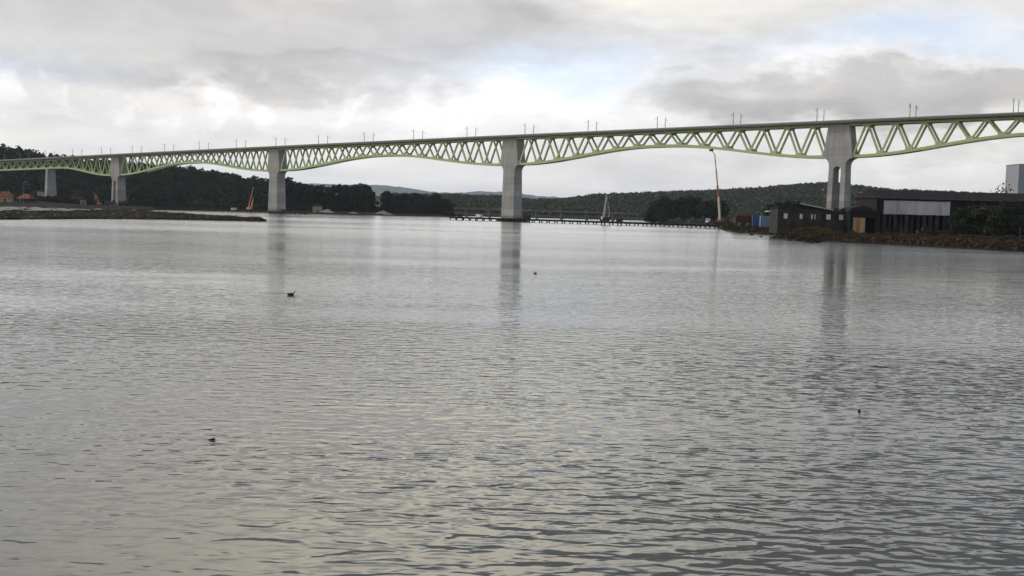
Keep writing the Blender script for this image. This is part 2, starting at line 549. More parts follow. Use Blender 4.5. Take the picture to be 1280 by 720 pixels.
# low marshy spit in front of the left bank
spit_f = np.array([(-420, 290), (-200, 300), (0, 352), (100, 402), (200, 440), (270, 452), (336, 458)], float)
spit_b = np.array([(-420, 900), (100, 830), (165, 760), (190, 640), (215, 590), (250, 545), (300, 492), (336, 460)], float)
c = np.linspace(-420, 336, 420)
f0 = np.interp(c, spit_f[:, 0], spit_f[:, 1])
f1 = np.interp(c, spit_b[:, 0], spit_b[:, 1])
q = np.concatenate([[0], np.linspace(0.01, 0.2, 10), np.linspace(0.25, 0.85, 14), [0.92, 0.97, 1]])
YY = f0[None] + (f1 - f0)[None] * q[:, None]
XX = YY * ((c - 640) / FPX)[None]
edge = np.minimum(YY - f0[None], f1[None] - YY)
nzp = 0.25 * np.sin(XX * .21 + YY * .09) * np.sin(XX * .06 - YY * .13) + 0.15 * np.sin(XX * .5 + 1.3 * np.sin(YY * .2))
ZZ = -0.9 + 1.55 * ss((edge + 1.5 + 2 * nzp) / 9) + nzp * ss(edge / 10) + 1.1 * ss((300 - c[None]) / 260) * ss(edge / 60) * ss((YY - f0[None]) / 60)
ZZ[0] = ZZ[-1] = -2
nr, nc = YY.shape
ii = (np.arange(nr - 1)[:, None] * nc + np.arange(nc - 1)[None, :]).ravel()
link('marsh_spit', mesh_np('marsh_spit', np.stack([XX, YY, ZZ], -1).reshape(-1, 3), np.stack([ii, ii + 1, ii + nc + 1, ii + nc], 1), M['land'], True), kind='structure')


def spit_z(px, qq):
    a, b = np.interp(px, spit_f[:, 0], spit_f[:, 1]), np.interp(px, spit_b[:, 0], spit_b[:, 1])
    y = a + (b - a) * qq
    x = y * (px - 640) / FPX
    e = np.minimum(y - a, b - y)
    nn = 0.25 * np.sin(x * .21 + y * .09) * np.sin(x * .06 - y * .13) + 0.15 * np.sin(x * .5 + 1.3 * np.sin(y * .2))
    z = -0.9 + 1.55 * ss((e + 1.5 + 2 * nn) / 9) + nn * ss(e / 10) + 1.1 * ss((300 - px) / 260) * ss(e / 60) * ss((y - a) / 60)
    return x, y, z


# pale gravel track along the bank behind the spit
def track(px):
    w_ = 0.02 * np.sin(px * .11) + .02 * np.sin(px * .047 + 1)
    return (np.interp(px, [-300, 0, 40, 85, 110, 196], [0.12, 0.16, 0.18, 0.3, 0.52, 0.8]) + w_, np.interp(px, [-300, 0, 40, 85, 110, 196], [0.8, 0.75, 0.7, 0.6, 0.66, 0.9]) + w_)


tv = []
for px in np.linspace(-300, 196, 120):
    lo, hi_ = track(px)
    for k in range(9):
        x, y, z = spit_z(px, lo + (hi_ - lo) * k / 8)
        tv.append((x, y, z + (0.14 if 0 < k < 8 else -.1)))
ii = (np.arange(119)[:, None] * 9 + np.arange(8)[None, :]).ravel()
link('gravel_track', mesh_np('gravel_track', tv, np.stack([ii, ii + 9, ii + 10, ii + 1], 1), M['sand'], True), kind='structure')

# ------------------------------------------------------------------ vegetation
def leaf_quads(centres, size, g, flat=0.0):
    """one small bent quad per centre, random orientation"""
    n = len(centres)
    a = g.normal(size=(n, 3))
    a /= np.linalg.norm(a, axis=1)[:, None]
    b = np.cross(a, g.normal(size=(n, 3)))
    b /= np.linalg.norm(b, axis=1)[:, None]
    if flat:
        a[:, 2] *= 1 - flat
    s = (size * g.uniform(0.6, 1.25, n))[:, None]
    c = np.asarray(centres)
    v = np.stack([c - a * s - b * s * .7, c + a * s - b * s * .55, c + a * s * .85 + b * s * .7, c - a * s * .9 + b * s * .6], 1)
    return v.reshape(-1, 3)


def crown_points(g, n, h, r, base, lobes):
    """points spread through a crown made of uneven boughs"""
    out = []
    cs = []
    for k in range(lobes):
        f = (k + 0.5) / lobes
        zz = base + (h - base) * (0.1 + 0.85 * f)
        rr_ = r * (0.35 + 0.75 * math.sin(math.pi * min(1, 0.25 + 0.72 * f))) * g.uniform(0.35, 0.95)
        an = g.uniform(0, 6.283)
        if k == lobes - 1:
            rr_ *= 0.15
        cs.append((rr_ * math.cos(an), rr_ * math.sin(an), zz, r * g.uniform(0.28, 0.52), (h - base) * g.uniform(0.08, 0.15)))
    for cx, cy, cz, lr, lh in cs:
        k = n // lobes
        d = g.normal(size=(k, 3))
        d /= np.linalg.norm(d, axis=1)[:, None]
        rad = g.uniform(0.45, 1.0, k)[:, None] ** 0.6
        out.append(np.array([cx, cy, cz]) + d * rad * np.array([lr, lr, lh]))
    return np.concatenate(out), cs


def tree_variant(seed, h, r, base, n, lobes, leaf, leafmat):
    g = np.random.default_rng(seed)
    pts, cs = crown_points(g, n, h, r, base, lobes)
    v = leaf_quads(pts, leaf, g)
    crown = mesh_np('crown', v, np.arange(len(v)).reshape(-1, 4), leafmat)
    t = MB()
    lean = g.uniform(-.4, .4, 2)
    t.tube([(0, 0, -0.6), (lean[0] * .3, lean[1] * .3, base), (lean[0], lean[1], h * .86)], [h * .022, h * .016, h * .005], 7)
    for cx, cy, cz, lr, lh in cs[::2]:
        t.tube([(lean[0] * .5, lean[1] * .5, max(base * .8, cz - r * .5)), (cx * .6, cy * .6, cz - r * .1), (cx, cy, cz)], [h * .008, h * .006, h * .003], 5)
    return crown, t.mesh('trunk', M['bark'])


TREES = {}
for k in range(6):
    TREES['tall', k] = tree_variant(100 + k, 22, 4.8, 2.2, 1500, 18, 0.62, M['leaf_dark'])
for k in range(4):
    TREES['broad', k] = tree_variant(200 + k, 14, 6.2, 0.9, 1600, 20, 0.55, M['leaf_dark'])
for k in range(3):
    TREES['scrub', k] = tree_variant(300 + k, 4, 2.8, 0.4, 700, 12, 0.26, M['leaf_brown'])
for k in range(2):
    TREES['bare', k] = tree_variant(400 + k, 10, 3.6, 2.5, 160, 18, 0.2, M['leaf_brown'])


def tree(kind, k, x, y, height, label, group, z=None, cat='tree', name=None, wide=1.0):
    crown, trunk = TREES[kind, k]
    ref = {'tall': 22, 'broad': 14, 'scrub': 4, 'bare': 10}[kind]
    o = thing(name or {'tall': 'pine_tree', 'broad': 'broadleaf_tree', 'scrub': 'shrub', 'bare': 'bare_tree'}[kind], label, cat,
              (x, y, land_h(x, y) if z is None else z), rnd.uniform(0, 6.28), group)
    s = height / ref
    o.scale = (s * wide, s * wide, s)
    link('trunk', trunk, o)
    link('crown', crown, o)
    return o


def canopy(name, pts, hts, rad, nleaf, leaf, m, seed):
    """many joined tree crowns that read as one wood"""
    g = np.random.default_rng(seed)
    protos = []
    for k in range(8):
        p, _ = crown_points(g, nleaf, 1.0, 1.0, 0.15, 9)
        protos.append(p)
    vs = []
    for (x, y, z), h in zip(pts, hts):
        p = protos[g.integers(8)]
        a = g.uniform(0, 6.28)
        r = rad * h * g.uniform(0.8, 1.25)
        q = np.stack([(p[:, 0] * math.cos(a) - p[:, 1] * math.sin(a)) * r, (p[:, 0] * math.sin(a) + p[:, 1] * math.cos(a)) * r, p[:, 2] * h], 1)
        vs.append(q + np.array([x, y, z]))
    c = np.concatenate(vs)
    v = leaf_quads(c, leaf, g)
    return link(name, mesh_np(name, v, np.arange(len(v)).reshape(-1, 4), m), kind='stuff')


# wood on the left hill
pts, hts = [], []
for _ in range(1750):
    px = npr.uniform(-220, 398)
    y = 1100 + 480 * npr.uniform(0, 1) ** 0.8
    x = y * (px - 640) / FPX
    pts.append((x, y, land_h(x, y) - .3))
    hts.append(npr.uniform(10, 17))
o = canopy('hillside_wood', pts, hts, 0.3, 190, 0.85, M['leaf_dark'], 21)
tag(o, 'dark evergreen wood covering the hillside behind the left half of the viaduct', 'wood')
# low scrub between the shore and the woods
pts, hts = [], []
for _ in range(1500):
    px = npr.uniform(-200, 566)
    y = npr.uniform(np.interp(px, [0, 90, 100, 350, 566], [800, 930, 985, 1040, 1055]), np.interp(px, [0, 350, 566], [1120, 1110, 1110]))
    x = y * (px - 640) / FPX
    pts.append((x, y, land_h(x, y) - .4))
    hts.append(npr.uniform(2, 5.5))
o = canopy('shore_scrub', pts, hts, 0.6, 90, 0.5, M['leaf_scrub'], 23)
tag(o, 'dark scrub along the far shore below the trees on the left', 'scrub')
# wood on the long ridge to the right
pts, hts = [], []
for _ in range(4300):
    px = npr.uniform(480, 1420)
    y = 1480 + 950 * npr.uniform(0, 1) ** 0.75
    x = y * (px - 640) / FPX
    pts.append((x, y, land_h(x, y) - 2.2))
    hts.append(npr.uniform(8, 14))
for _ in range(1300):
    px = npr.uniform(480, 1420)
    y = npr.uniform(2230, 2440)
    x = y * (px - 640) / FPX
    pts.append((x, y, land_h(x, y) - 3.2))
    hts.append(npr.uniform(8, 15))
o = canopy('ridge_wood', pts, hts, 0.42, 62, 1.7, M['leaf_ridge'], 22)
tag(o, 'hazy green wooded ridge on the horizon behind the right half of the viaduct', 'wood')

def nth(i):
    return ['first', 'second', 'third', 'fourth', 'fifth', 'sixth', 'seventh', 'eighth', 'ninth', 'tenth', 'eleventh', 'twelfth', 'thirteenth', 'fourteenth', 'fifteenth', 'sixteenth', 'seventeenth', 'eighteenth', 'nineteenth', 'twentieth', 'twenty-first', 'twenty-second', 'twenty-third', 'twenty-fourth', 'twenty-fifth'][i]


GR1 = 'dark trees on the far shore between the second and third pier from the left'
for i, (px, top, y) in enumerate(sorted([(352, 222, 1090), (361, 223, 1120), (368, 228, 1100), (374, 229, 1080), (382, 231, 1100), (389, 232, 1090), (396, 233, 1075), (403, 232, 1080),
                   (410, 234, 1060), (417, 232, 1070), (424, 231, 1085), (431, 232, 1060), (438, 233, 1075), (444, 231.5, 1060), (450, 230.5, 1065), (456, 231, 1080), (461, 234, 1060), (466, 240, 1065),
                   (400, 238, 1010), (414, 237, 1005), (428, 236, 1005), (442, 236, 1000), (455, 236, 1005), (386, 238, 1010), (372, 236, 1030)])):
    b = at(px, 255, y)
    z = land_h(b.x, b.y)
    tree('tall', rnd.randrange(6), b.x, b.y, max(8, at(px, top, y).z - z), 'tall dark tree, %s from left in the block between the rig-side pier and pale house' % nth(i), GR1, wide=1.25)
GR2 = 'dark trees in the row across the inlet'
for i, (px, top, y) in enumerate(sorted([(483, 239.5, 1090), (490, 243, 1100), (497, 244, 1095), (504, 243, 1090), (511, 244, 1100), (518, 242, 1090), (524, 243, 1095), (531, 245, 1085), (538, 246, 1095), (543, 242.5, 1085),
                   (550, 249, 1085), (556, 249, 1090), (561, 250, 1080), (494, 249, 1075), (508, 250, 1070), (522, 249, 1072), (536, 249, 1070), (547, 250, 1072)])):
    b = at(px, 262, y)
    z = land_h(b.x, b.y)
    tree('broad', rnd.randrange(4), b.x, b.y, max(6, at(px, top, y).z - z), 'rounded dark tree, %s from left in the row right of the small pale house' % nth(i), GR2, wide=0.95)
GR3 = 'dark tree clump left of the tall boom lift'
for i, (px, top, y, k) in enumerate(sorted([(812, 259, 950, 'broad'), (821, 252, 960, 'broad'), (832, 246.5, 965, 'broad'), (842, 251, 955, 'broad'), (852, 247, 975, 'broad'), (862, 245.5, 980, 'broad'), (872, 248, 970, 'broad'),
                      (880, 253, 950, 'broad'), (889, 251, 900, 'broad'), (897, 250.5, 890, 'broad'), (826, 260, 920, 'broad'), (858, 256, 930, 'broad'), (893, 258, 870, 'broad')])):
    b = at(px, 270, y)
    z = land_h(b.x, b.y)
    tree(k, rnd.randrange(4), b.x, b.y, max(5, at(px, top, y).z - z), 'dark bushy tree, %s from left in the clump beside the tall boom lift' % nth(i), GR3, wide=1.0)
GR4 = 'dark trees behind the waterside sheds'
for i, (px, top, y) in enumerate([(962, 256, 560), (972, 253.5, 580), (984, 252, 590), (996, 253, 600), (1090, 250, 520), (1200, 262, 372), (1214, 258, 378), (1228, 256, 372), (1242, 258, 366), (1256, 254, 372), (1270, 256, 366), (1283, 254, 370), (1300, 255, 370)]):
    b = at(px, 275, y)
    z = land_h(b.x, b.y)
    lab = '%s dark tree from left behind the ruined shed' % nth(i) if px < 1050 else ('dark tree between the doored shed and the big warehouse' if px < 1150 else '%s dark tree from left in front of the big warehouse' % nth(i - 5))
    tree('broad', rnd.randrange(4), b.x, b.y, max(4, at(px, top, y).z - z), lab, GR4, wide=0.9)
for i, (px, top, y) in enumerate([(1256, 228, 430), (1247, 236, 425)]):
    b = at(px, 275, y)
    z = land_h(b.x, b.y)
    tree('bare', i, b.x, b.y, at(px, top, y).z - z, ['taller bare tree rising above the warehouse roof beside the grey tower', 'shorter bare tree above the warehouse roof left of the grey tower'][i], 'bare trees')
GR5 = 'brown winter shrubs on the right bank'
for i, (px, py, hh) in enumerate([(908, 284, 3.0), (916, 286, 2.6), (926, 288, 2.4), (938, 290, 2.2), (952, 292, 2.0), (968, 293, 2.2), (985, 294, 3.4), (994, 296, 3.6), (1003, 297, 3.2), (1014, 298, 3.6), (1024, 297, 3.0)]):
    b = on_plane(px, py, 1.2)
    lab = 'low brown shrub, %s from left along the bank between trestle end and right-hand pier' % nth(i)
    tree('scrub', rnd.randrange(3), b.x, b.y, hh, lab, GR5, cat='shrub')
GR6 = 'shrubs round the left piers'
for i, (px, y, hh) in enumerate(sorted([(70, 900, 6), (77, 905, 7), (108, 950, 6), (112, 955, 8), (99, 950, 5), (58, 880, 5), (165, 960, 4), (212, 1060, 5), (232, 1062, 6), (250, 1065, 6), (268, 1055, 7), (285, 1050, 6), (298, 1048, 6), (310, 1050, 5)])):
    x = y * (px - 640) / FPX
    lab = '%s dark shrub from left near the leftmost pale pier' % nth(i) if px < 85 else ('%s dark bush from left beside the orange excavator' % nth(i - 3) if px < 130 else '%s scrub bush from left on the shore behind the left trestle' % nth(i - 6))
    tree('scrub', rnd.randrange(3), x, y, hh, lab, GR6, cat='shrub')

# marsh grass on the spit (uncountable)
g = np.random.default_rng(5)
n = 15000
px = g.uniform(-200, 334, n)
qq = np.clip(g.beta(0.9, 1.6, n), 0.012, 0.985)
px = np.where(g.uniform(size=n) < .35, g.uniform(180, 334, n), px)
gx, gy, gz = spit_z(px, qq)
lo_, hi_ = track(px)
keep = (gz > 0.05) & ((qq < lo_) | (qq > hi_) | (px > 196)) & ((np.sin(gx * .12) * np.sin(gy * .1 + gx * .03) + g.normal(size=n) * .5) > -0.35)
gx, gy, gz = gx[keep], gy[keep], gz[keep]
n = len(gx)
hh = g.uniform(0.35, 1.1, n) * np.where(gx / gy < -.36, .5, 1)
an = g.uniform(0, 3.14, n)
wv = g.uniform(0.5, 1.3, n)
dx, dy = np.cos(an) * wv, np.sin(an) * wv
lx, ly = g.normal(size=n) * .2, g.normal(size=n) * .2
v = np.stack([np.stack([gx - dx, gy - dy, gz - .15], 1), np.stack([gx + dx, gy + dy, gz - .15], 1),
              np.stack([gx + dx * .7 + lx, gy + dy * .7 + ly, gz + hh * g.uniform(.6, 1, n)], 1), np.stack([gx - dx * .6 + lx, gy - dy * .6 + ly, gz + hh], 1)], 1).reshape(-1, 3)
o = link('marsh_grass', mesh_np('marsh_grass', v, np.arange(len(v)).reshape(-1, 4), M['leaf_grass']), kind='stuff')
tag(o, 'olive and brown marsh grass on the low spit at left', 'grass')
# rough grass and rubble along the right bank
n = 9000
px = g.uniform(900, 1420, n)
dd = g.gamma(1.5, 9, n) + 3
yy = np.interp(px, SH[:, 0], SH[:, 1]) + dd
xx = yy * (px - 640) / FPX
zz = land_z(xx, yy)
keep = (zz > 0.2) & (dd < 60)
xx, yy, zz = xx[keep], yy[keep], zz[keep]
c = np.stack([xx, yy, zz + g.uniform(0, .5, len(xx))], 1)
v = leaf_quads(c, 0.42, g)
o = link('bank_grass', mesh_np('bank_grass', v, np.arange(len(v)).reshape(-1, 4), M['leaf_brown']), kind='stuff')
tag(o, 'rough brown grass and weeds along the right-hand bank', 'grass')

# ------------------------------------------------------------------ the viaduct
TH = -0.6671
D = Vector((math.cos(TH), math.sin(TH), 0))          # along the bridge, left to right
Nn = Vector((math.sin(TH), -math.cos(TH), 0))         # towards the camera side
O5 = Vector((-366.85, 1024.59, 0))                    # axis at the second pier from the left
UP = Vector((0, 0, 1))


def deck_z(t):
    return 49.19 + 1.436 * t / 100 - 0.3214 * (t / 300 - 1) ** 2


def B(t, s, z):
    return O5 + D * t + Nn * s + UP * z


PIERS = [-120, 0, 225, 465, 690, 810]


def depth(t):
    def haunch(s):
        return 9.15 + (17.9 - 9.15) * (1 - math.cos(math.pi * max(0, min(1, s)))) / 2
    if t < 0:
        return haunch((t + 98) / 90)
    if t > 690:
        return haunch((788 - t) / 90)
    for a, b in ((0, 225), (225, 465), (465, 690)):
        if a <= t <= b:
            half = (b - a) / 2
            return haunch((abs(t - (a + half)) - 4) / (half - 11))


via = thing('railway_viaduct', 'long lime green steel truss railway viaduct on tall concrete piers across the river', 'viaduct', tuple(B(345, 0, 0)))
via_o = Vector(via.location)


def vb(mb, name, m, bevel=0.0):
    mb.v = [tuple(Vector(p) - via_o) for p in mb.v]
    return mb.build(name, m, via, bevel=bevel)


T0, T1 = -240, 855
ts = [T0 + 5 * k for k in range(int((T1 - T0) / 5) + 1)]


def sweep(sec_fn, m, name):
    """sweep a closed section (list of (s, z)) along the bridge"""
    mb = MB()
    secs = [sec_fn(t) for t in ts]
    k = len(secs[0])
    vs = [B(t, s, z) for t, sec in zip(ts, secs) for s, z in sec]
    fs = []
    for i in range(len(ts) - 1):
        for j in range(k):
            fs.append((i * k + j, (i + 1) * k + j, (i + 1) * k + (j + 1) % k, i * k + (j + 1) % k))
    fs.append(tuple(range(k)))
    fs.append(tuple((len(ts) - 1) * k + j for j in range(k))[::-1])
    mb.add(vs, fs)
    return vb(mb, name, m)


def rect(s0, s1, z0, z1):
    return [(s0, z0), (s1, z0), (s1, z1), (s0, z1)]


deck_o = sweep(lambda t: [(-7, deck_z(t) - .45), (-3.6, deck_z(t) - .8), (3.6, deck_z(t) - .8), (7, deck_z(t) - .45), (7, deck_z(t) - .02), (-7, deck_z(t) - .02)], M['deck'], 'deck_slab')
for s in (-1, 1):
    a, b = sorted((s * 6.6, s * 7.15))
    sweep(lambda t: rect(a, b, deck_z(t) - .62, deck_z(t) + .35), M['green_dark'], 'deck_edge_beam')
    a2, b2 = sorted((s * 6.75, s * 6.95))
    sweep(lambda t: rect(a2, b2, deck_z(t) + .36, deck_z(t) + 1.05), M['steel'], 'parapet')
    c0, c1 = sorted((s * 2.45, s * 3.55))
    sweep(lambda t: rect(c0, c1, deck_z(t) - 1.85, deck_z(t) - .81), M['green'], 'top_chord')
    sweep(lambda t: rect(c0, c1, deck_z(t) - depth(t) - .85, deck_z(t) - depth(t) + .65), M['green'], 'bottom_chord')
    r0, r1 = s * 2.0, s * 0.56
    for rr0 in (r0, r1):
        a3, b3 = rr0 - .04, rr0 + .04
        sweep(lambda t: rect(a3, b3, deck_z(t) + .3, deck_z(t) + .45), M['dark_steel'], 'rail')
sweep(lambda t: rect(-2.4, 2.4, deck_z(t) - .01, deck_z(t) + .29), M['deck'], 'track_bed')
# slab between the bottom chords near the piers, and cross beams at every lower node
for pc in PIERS[1:5]:
    mb = MB()
    for k in range(-6, 6):
        t0, t1 = pc + k * 7, pc + k * 7 + 7
        z0, z1 = deck_z(t0) - depth(t0), deck_z(t1) - depth(t1)
        vs = [B(t0, -2.44, z0 - .3), B(t1, -2.44, z1 - .3), B(t1, 2.44, z1 - .3), B(t0, 2.44, z0 - .3), B(t0, -2.44, z0 + .1), B(t1, -2.44, z1 + .1), B(t1, 2.44, z1 + .1), B(t0, 2.44, z0 + .1)]
        mb.add(vs, [(0, 1, 2, 3), (7, 6, 5, 4), (0, 4, 5, 1), (3, 2, 6, 7)])
    vb(mb, 'bottom_slab', M['deck'])

# diagonals: upper nodes over the piers and every 15 m, lower nodes half way between
k0 = int(T0 // 15)
for k in range(k0, int(T1 // 15)):
    for (ta, tb) in ((15 * k, 15 * k + 7.5), (15 * k + 15, 15 * k + 7.5)):
        if any(abs(ta - pc) < 1 for pc in (0, 225, 465, 690)):
            continue
        for s in (-3, 3):
            mb = MB()
            a, b = B(ta + (0.55 if tb > ta else -.55), s, deck_z(ta) - 1.5), B(tb - (.55 if tb > ta else -.55), s, deck_z(tb) - depth(tb) + .3)
            mb.bar(a, b, 0.9, 0.98, up=Nn.cross((b - a).normalized()))
            vb(mb, 'diagonal', M['green'])
# gusset plates at lower nodes
for s in (-3, 3):
    mb = MB()
    for k in range(k0, int(T1 // 15)):
        t = 15 * k + 7.5
        z = deck_z(t) - depth(t)
        for so in (-.5, .5):
            poly = [(-2.1, .5), (2.1, .5), (1.3, 2.0), (-1.3, 2.0)]
            vs = [B(t + p[0], s + so, z + p[1]) for p in poly]
            mb.add(vs, [(0, 1, 2, 3)])
        t = 15 * k
        z = deck_z(t)
        for so in (-.5, .5):
            poly = [(-2.0, -1.8), (2.0, -1.8), (1.2, -2.9), (-1.2, -2.9)]
            mb.add([B(t + p[0], s + so, z + p[1]) for p in poly], [(0, 1, 2, 3)])
    vb(mb, 'gusset_plates', M['green'])['kind'] = 'stuff'


def arc(x0, z0, x1, z1, n=6, convex=False):
    """quarter curve between two points, tangent vertical at the first one"""
    r = []
    for i in range(1, n + 1):
        q = i / n * math.pi / 2
        r.append((x1 + (x0 - x1) * math.cos(q) if convex else x0 + (x1 - x0) * (1 - math.cos(q)), z0 + (z1 - z0) * math.sin(q)))
    return r


def pier(t, wtop, wchord, wshaft, wbase, trans, transb, split, zb):
    dz = deck_z(t)
    zt = dz - .82
    zc = dz - 17.9 - 1.0            # underside of the head at the chords
    cor = 4.2
    zs = zc - cor
    head = [(-wtop / 2, zt), (-wchord / 2, zc + 1.6), (-wchord / 2, zc)]
    left = []
    # corbel curve from chord level into the shaft
    for i in range(1, 8):
        q = i / 7 * math.pi / 2
        left.append((-(wshaft / 2 + (wchord - wshaft) / 2 * (1 - math.sin(q))), zc - cor * (1 - math.cos(q))))
    outer = head + left
    mb = MB()

    def solid(poly_half):
        poly = poly_half + [(-x, z) for x, z in reversed(poly_half)]
        mb.prism(poly, O5 + D * t, D, UP, Nn, -trans / 2, trans / 2)
    if not split:
        solid(outer)
        a, b = wshaft / 2, wbase / 2
        vs = []
        for z, ww, tt in ((zs, a, trans / 2), (zb, b, transb / 2)):
            for i, j in ((-1, -1), (1, -1), (1, 1), (-1, 1)):
                vs.append(B(t + i * ww, j * tt, z))
        mb.add(vs, [(0, 1, 2, 3), (7, 6, 5, 4), (4, 5, 1, 0), (5, 6, 2, 1), (6, 7, 3, 2), (7, 4, 0, 3)])
    else:
        leg = 2.5
        op = wshaft / 2 - leg
        za = zs - 0.2 - op
        # head with an arched soffit between the legs
        half = outer + [(-wshaft / 2, za)]
        arch = [(-op, za)] + [(-op * math.cos(q), za + op * math.sin(q)) for q in [math.pi / 2 * i / 6 for i in range(1, 6)]] + [(0, za + op)]
        poly = half + arch + [(-x, z) for x, z in reversed(arch[:-1])] + [(-x, z) for x, z in reversed(half)]
        mb.prism(poly, O5 + D * t, D, UP, Nn, -trans / 2, trans / 2)
        for sg in (-1, 1):
            vs = []
            for z, w0, w1, tt in ((za, op, wshaft / 2, trans / 2), (zb, wbase / 2 - leg - .4, wbase / 2, transb / 2)):
                for ww, j in ((w0, -1), (w1, -1), (w1, 1), (w0, 1)):
                    vs.append(B(t + sg * ww, j * tt, z))
            f = [(0, 1, 2, 3), (7, 6, 5, 4), (4, 5, 1, 0), (5, 6, 2, 1), (6, 7, 3, 2), (7, 4, 0, 3)]
            mb.add(vs, f if sg > 0 else [q[::-1] for q in f])
    return vb(mb, 'pier', M['concrete'])


pier(0, 11.5, 16.2, 9.2, 10.2, 8.2, 9.6, True, -1)
pier(225, 11.5, 14.6, 9.6, 10.6, 8.2, 9.4, False, -1)
pier(465, 11.5, 14.6, 9.4, 10.6, 8.2, 9.4, False, -1)
pier(690, 11.5, 16.2, 9.2, 10.2, 8.2, 9.6, True, -1)
for t in (-120, 810):
    mb = MB()
    zt = deck_z(t) - 9.15 - .56
    vs = []
    for z, ww, tt in ((zt, 1.9, 4.0), (0, 2.6, 5.6)):
        for i, j in ((-1, -1), (1, -1), (1, 1), (-1, 1)):
            vs.append(B(t + i * ww, j * tt, z))
    mb.add(vs, [(0, 1, 2, 3), (7, 6, 5, 4), (4, 5, 1, 0), (5, 6, 2, 1), (6, 7, 3, 2), (7, 4, 0, 3)])
    vb(mb, 'pier', M['concrete'])
# rusty sheet-pile box left round the foot of the middle pier
mb = MB()
for k in range(-9, 10):
    mb.bar(B(465 + k * .9 + 2, 6.6 + .2 * (k % 2), -1.5), B(465 + k * .9 + 2, 6.6 + .2 * (k % 2), 1.4 + (k % 3) * .2), .9, .16, up=Nn)
for k in range(-7, 8):
    mb.bar(B(475.5 + .2 * (k % 2), k * .9, -1.5), B(475.5 + .2 * (k % 2), k * .9, 2.0 + (k % 3) * .25), .16, .9, up=Nn)
o = vb(mb, 'cofferdam', M['rust'])
o['label'] = 'rusty sheet-pile box round the foot of the middle pier'

# catenary masts on the deck
ORD = ['first', 'second', 'third', 'fourth', 'fifth', 'sixth', 'seventh', 'eighth', 'ninth', 'tenth', 'eleventh', 'twelfth', 'thirteenth', 'fourteenth', 'fifteenth', 'sixteenth', 'seventeenth', 'eighteenth', 'nineteenth', 'twentieth', 'twenty-first']


def mast_meshes():
    p = MB().bar((0, 0, 0), (0, 0, 8.2), .34, .34, wd2=.24, ht2=.24).mesh('pole', M['steel'])
    a = MB().bar((0, 0, 6.4), (0, 2.6, 7.0), .09, .09).bar((0, 0, 7.5), (0, 1.9, 6.85), .08, .08).bar((0, 2.2, 6.9), (0, 2.9, 5.8), .07, .07).mesh('cantilever_arm', M['steel'])
    b = MB().box((0, 0, .15), (.7, .7, .3)).mesh('base_plate', M['deck'])
    return p, a, b


mp, ma, mbp = mast_meshes()
mt = [t for t in np.arange(777.5, -226, -49.9)]
for row, s in (('near', 4.6), ('far', -4.6)):
    for i, t in enumerate(mt):
        t = float(t)
        lab = 'thin grey catenary mast on the viaduct deck, %s row, %s from the right' % (row, ORD[i])
        o = thing('catenary_mast', lab, 'mast', tuple(B(t, s, deck_z(t) + .0)), TH + (0 if s < 0 else math.pi), 'catenary masts along the viaduct')
        link('pole', mp, o)
        link('cantilever_arm', ma, o)
        link('base_plate', mbp, o)
        if i == 1:
            f = MB().box((0, .3, 7.3), (.5, .9, .5)).box((0, -.35, 6.5), (.4, .5, .7)).build('switch_box', M['steel'], o)

# ------------------------------------------------------------------ work trestles beside the piers
def trestle(t0, t1, s0, width, zt, label):
    tr = thing('work_trestle', label, 'trestle', tuple(B((t0 + t1) / 2, s0, 0)), 0, 'temporary work trestles')
    off = Vector(tr.location)

    def put(mb, name, m):
        mb.v = [tuple(Vector(p) - off) for p in mb.v]
        return mb.build(name, m, tr)
    for sd in (-1, 1):
        put(MB().bar(B(t0, s0 + sd * width * .35, zt - .75), B(t1, s0 + sd * width * .35, zt - .75), .35, .8), 'girder', M['dark_steel'])
    put(MB().bar(B(t0, s0, zt - .15), B(t1, s0, zt - .15), width, .28), 'deck', M['wood'])
    n = int((t1 - t0) / 6)
    for i in range(n + 1):
        t = t0 + .6 + (t1 - t0 - 1.2) * i / n
        for sd in (-1, 1):
            put(MB().tube([B(t, s0 + sd * width * .35, -2), B(t, s0 + sd * width * .35, zt - 1.16)], [.42, .42], 8), 'pile', M['dark_steel'])
    for sd in (-1, 1):
        mb = MB()
        m2 = int((t1 - t0) / 4)
        for i in range(m2 + 1):
            t = t0 + (t1 - t0) * i / m2
            mb.bar(B(t, s0 + sd * width * .48, zt), B(t, s0 + sd * width * .48, zt + 1.1), .07, .07)
        for hz in (.55, 1.1):
            mb.bar(B(t0, s0 + sd * width * .48, zt + hz), B(t1, s0 + sd * width * .48, zt + hz), .05, .05)
        put(mb, 'railing', M['dark_steel'])
    return tr


S_TR = 13.0
trestle(424, 640, S_TR, 8, 2.1, 'dark steel work trestle from the middle pier to the right bank')
trestle(38, 272, S_TR, 7, 1.9, 'dark steel work trestle running past the second and third pier at left')

# ------------------------------------------------------------------ machines
def wheel_pair(mb, x, y, z, r, w_):
    mb.tube([(x, y - w_ / 2, z), (x, y + w_ / 2, z)], [r, r], 14)


def put_on(t, s, zt):
    return tuple(B(t, s, zt))


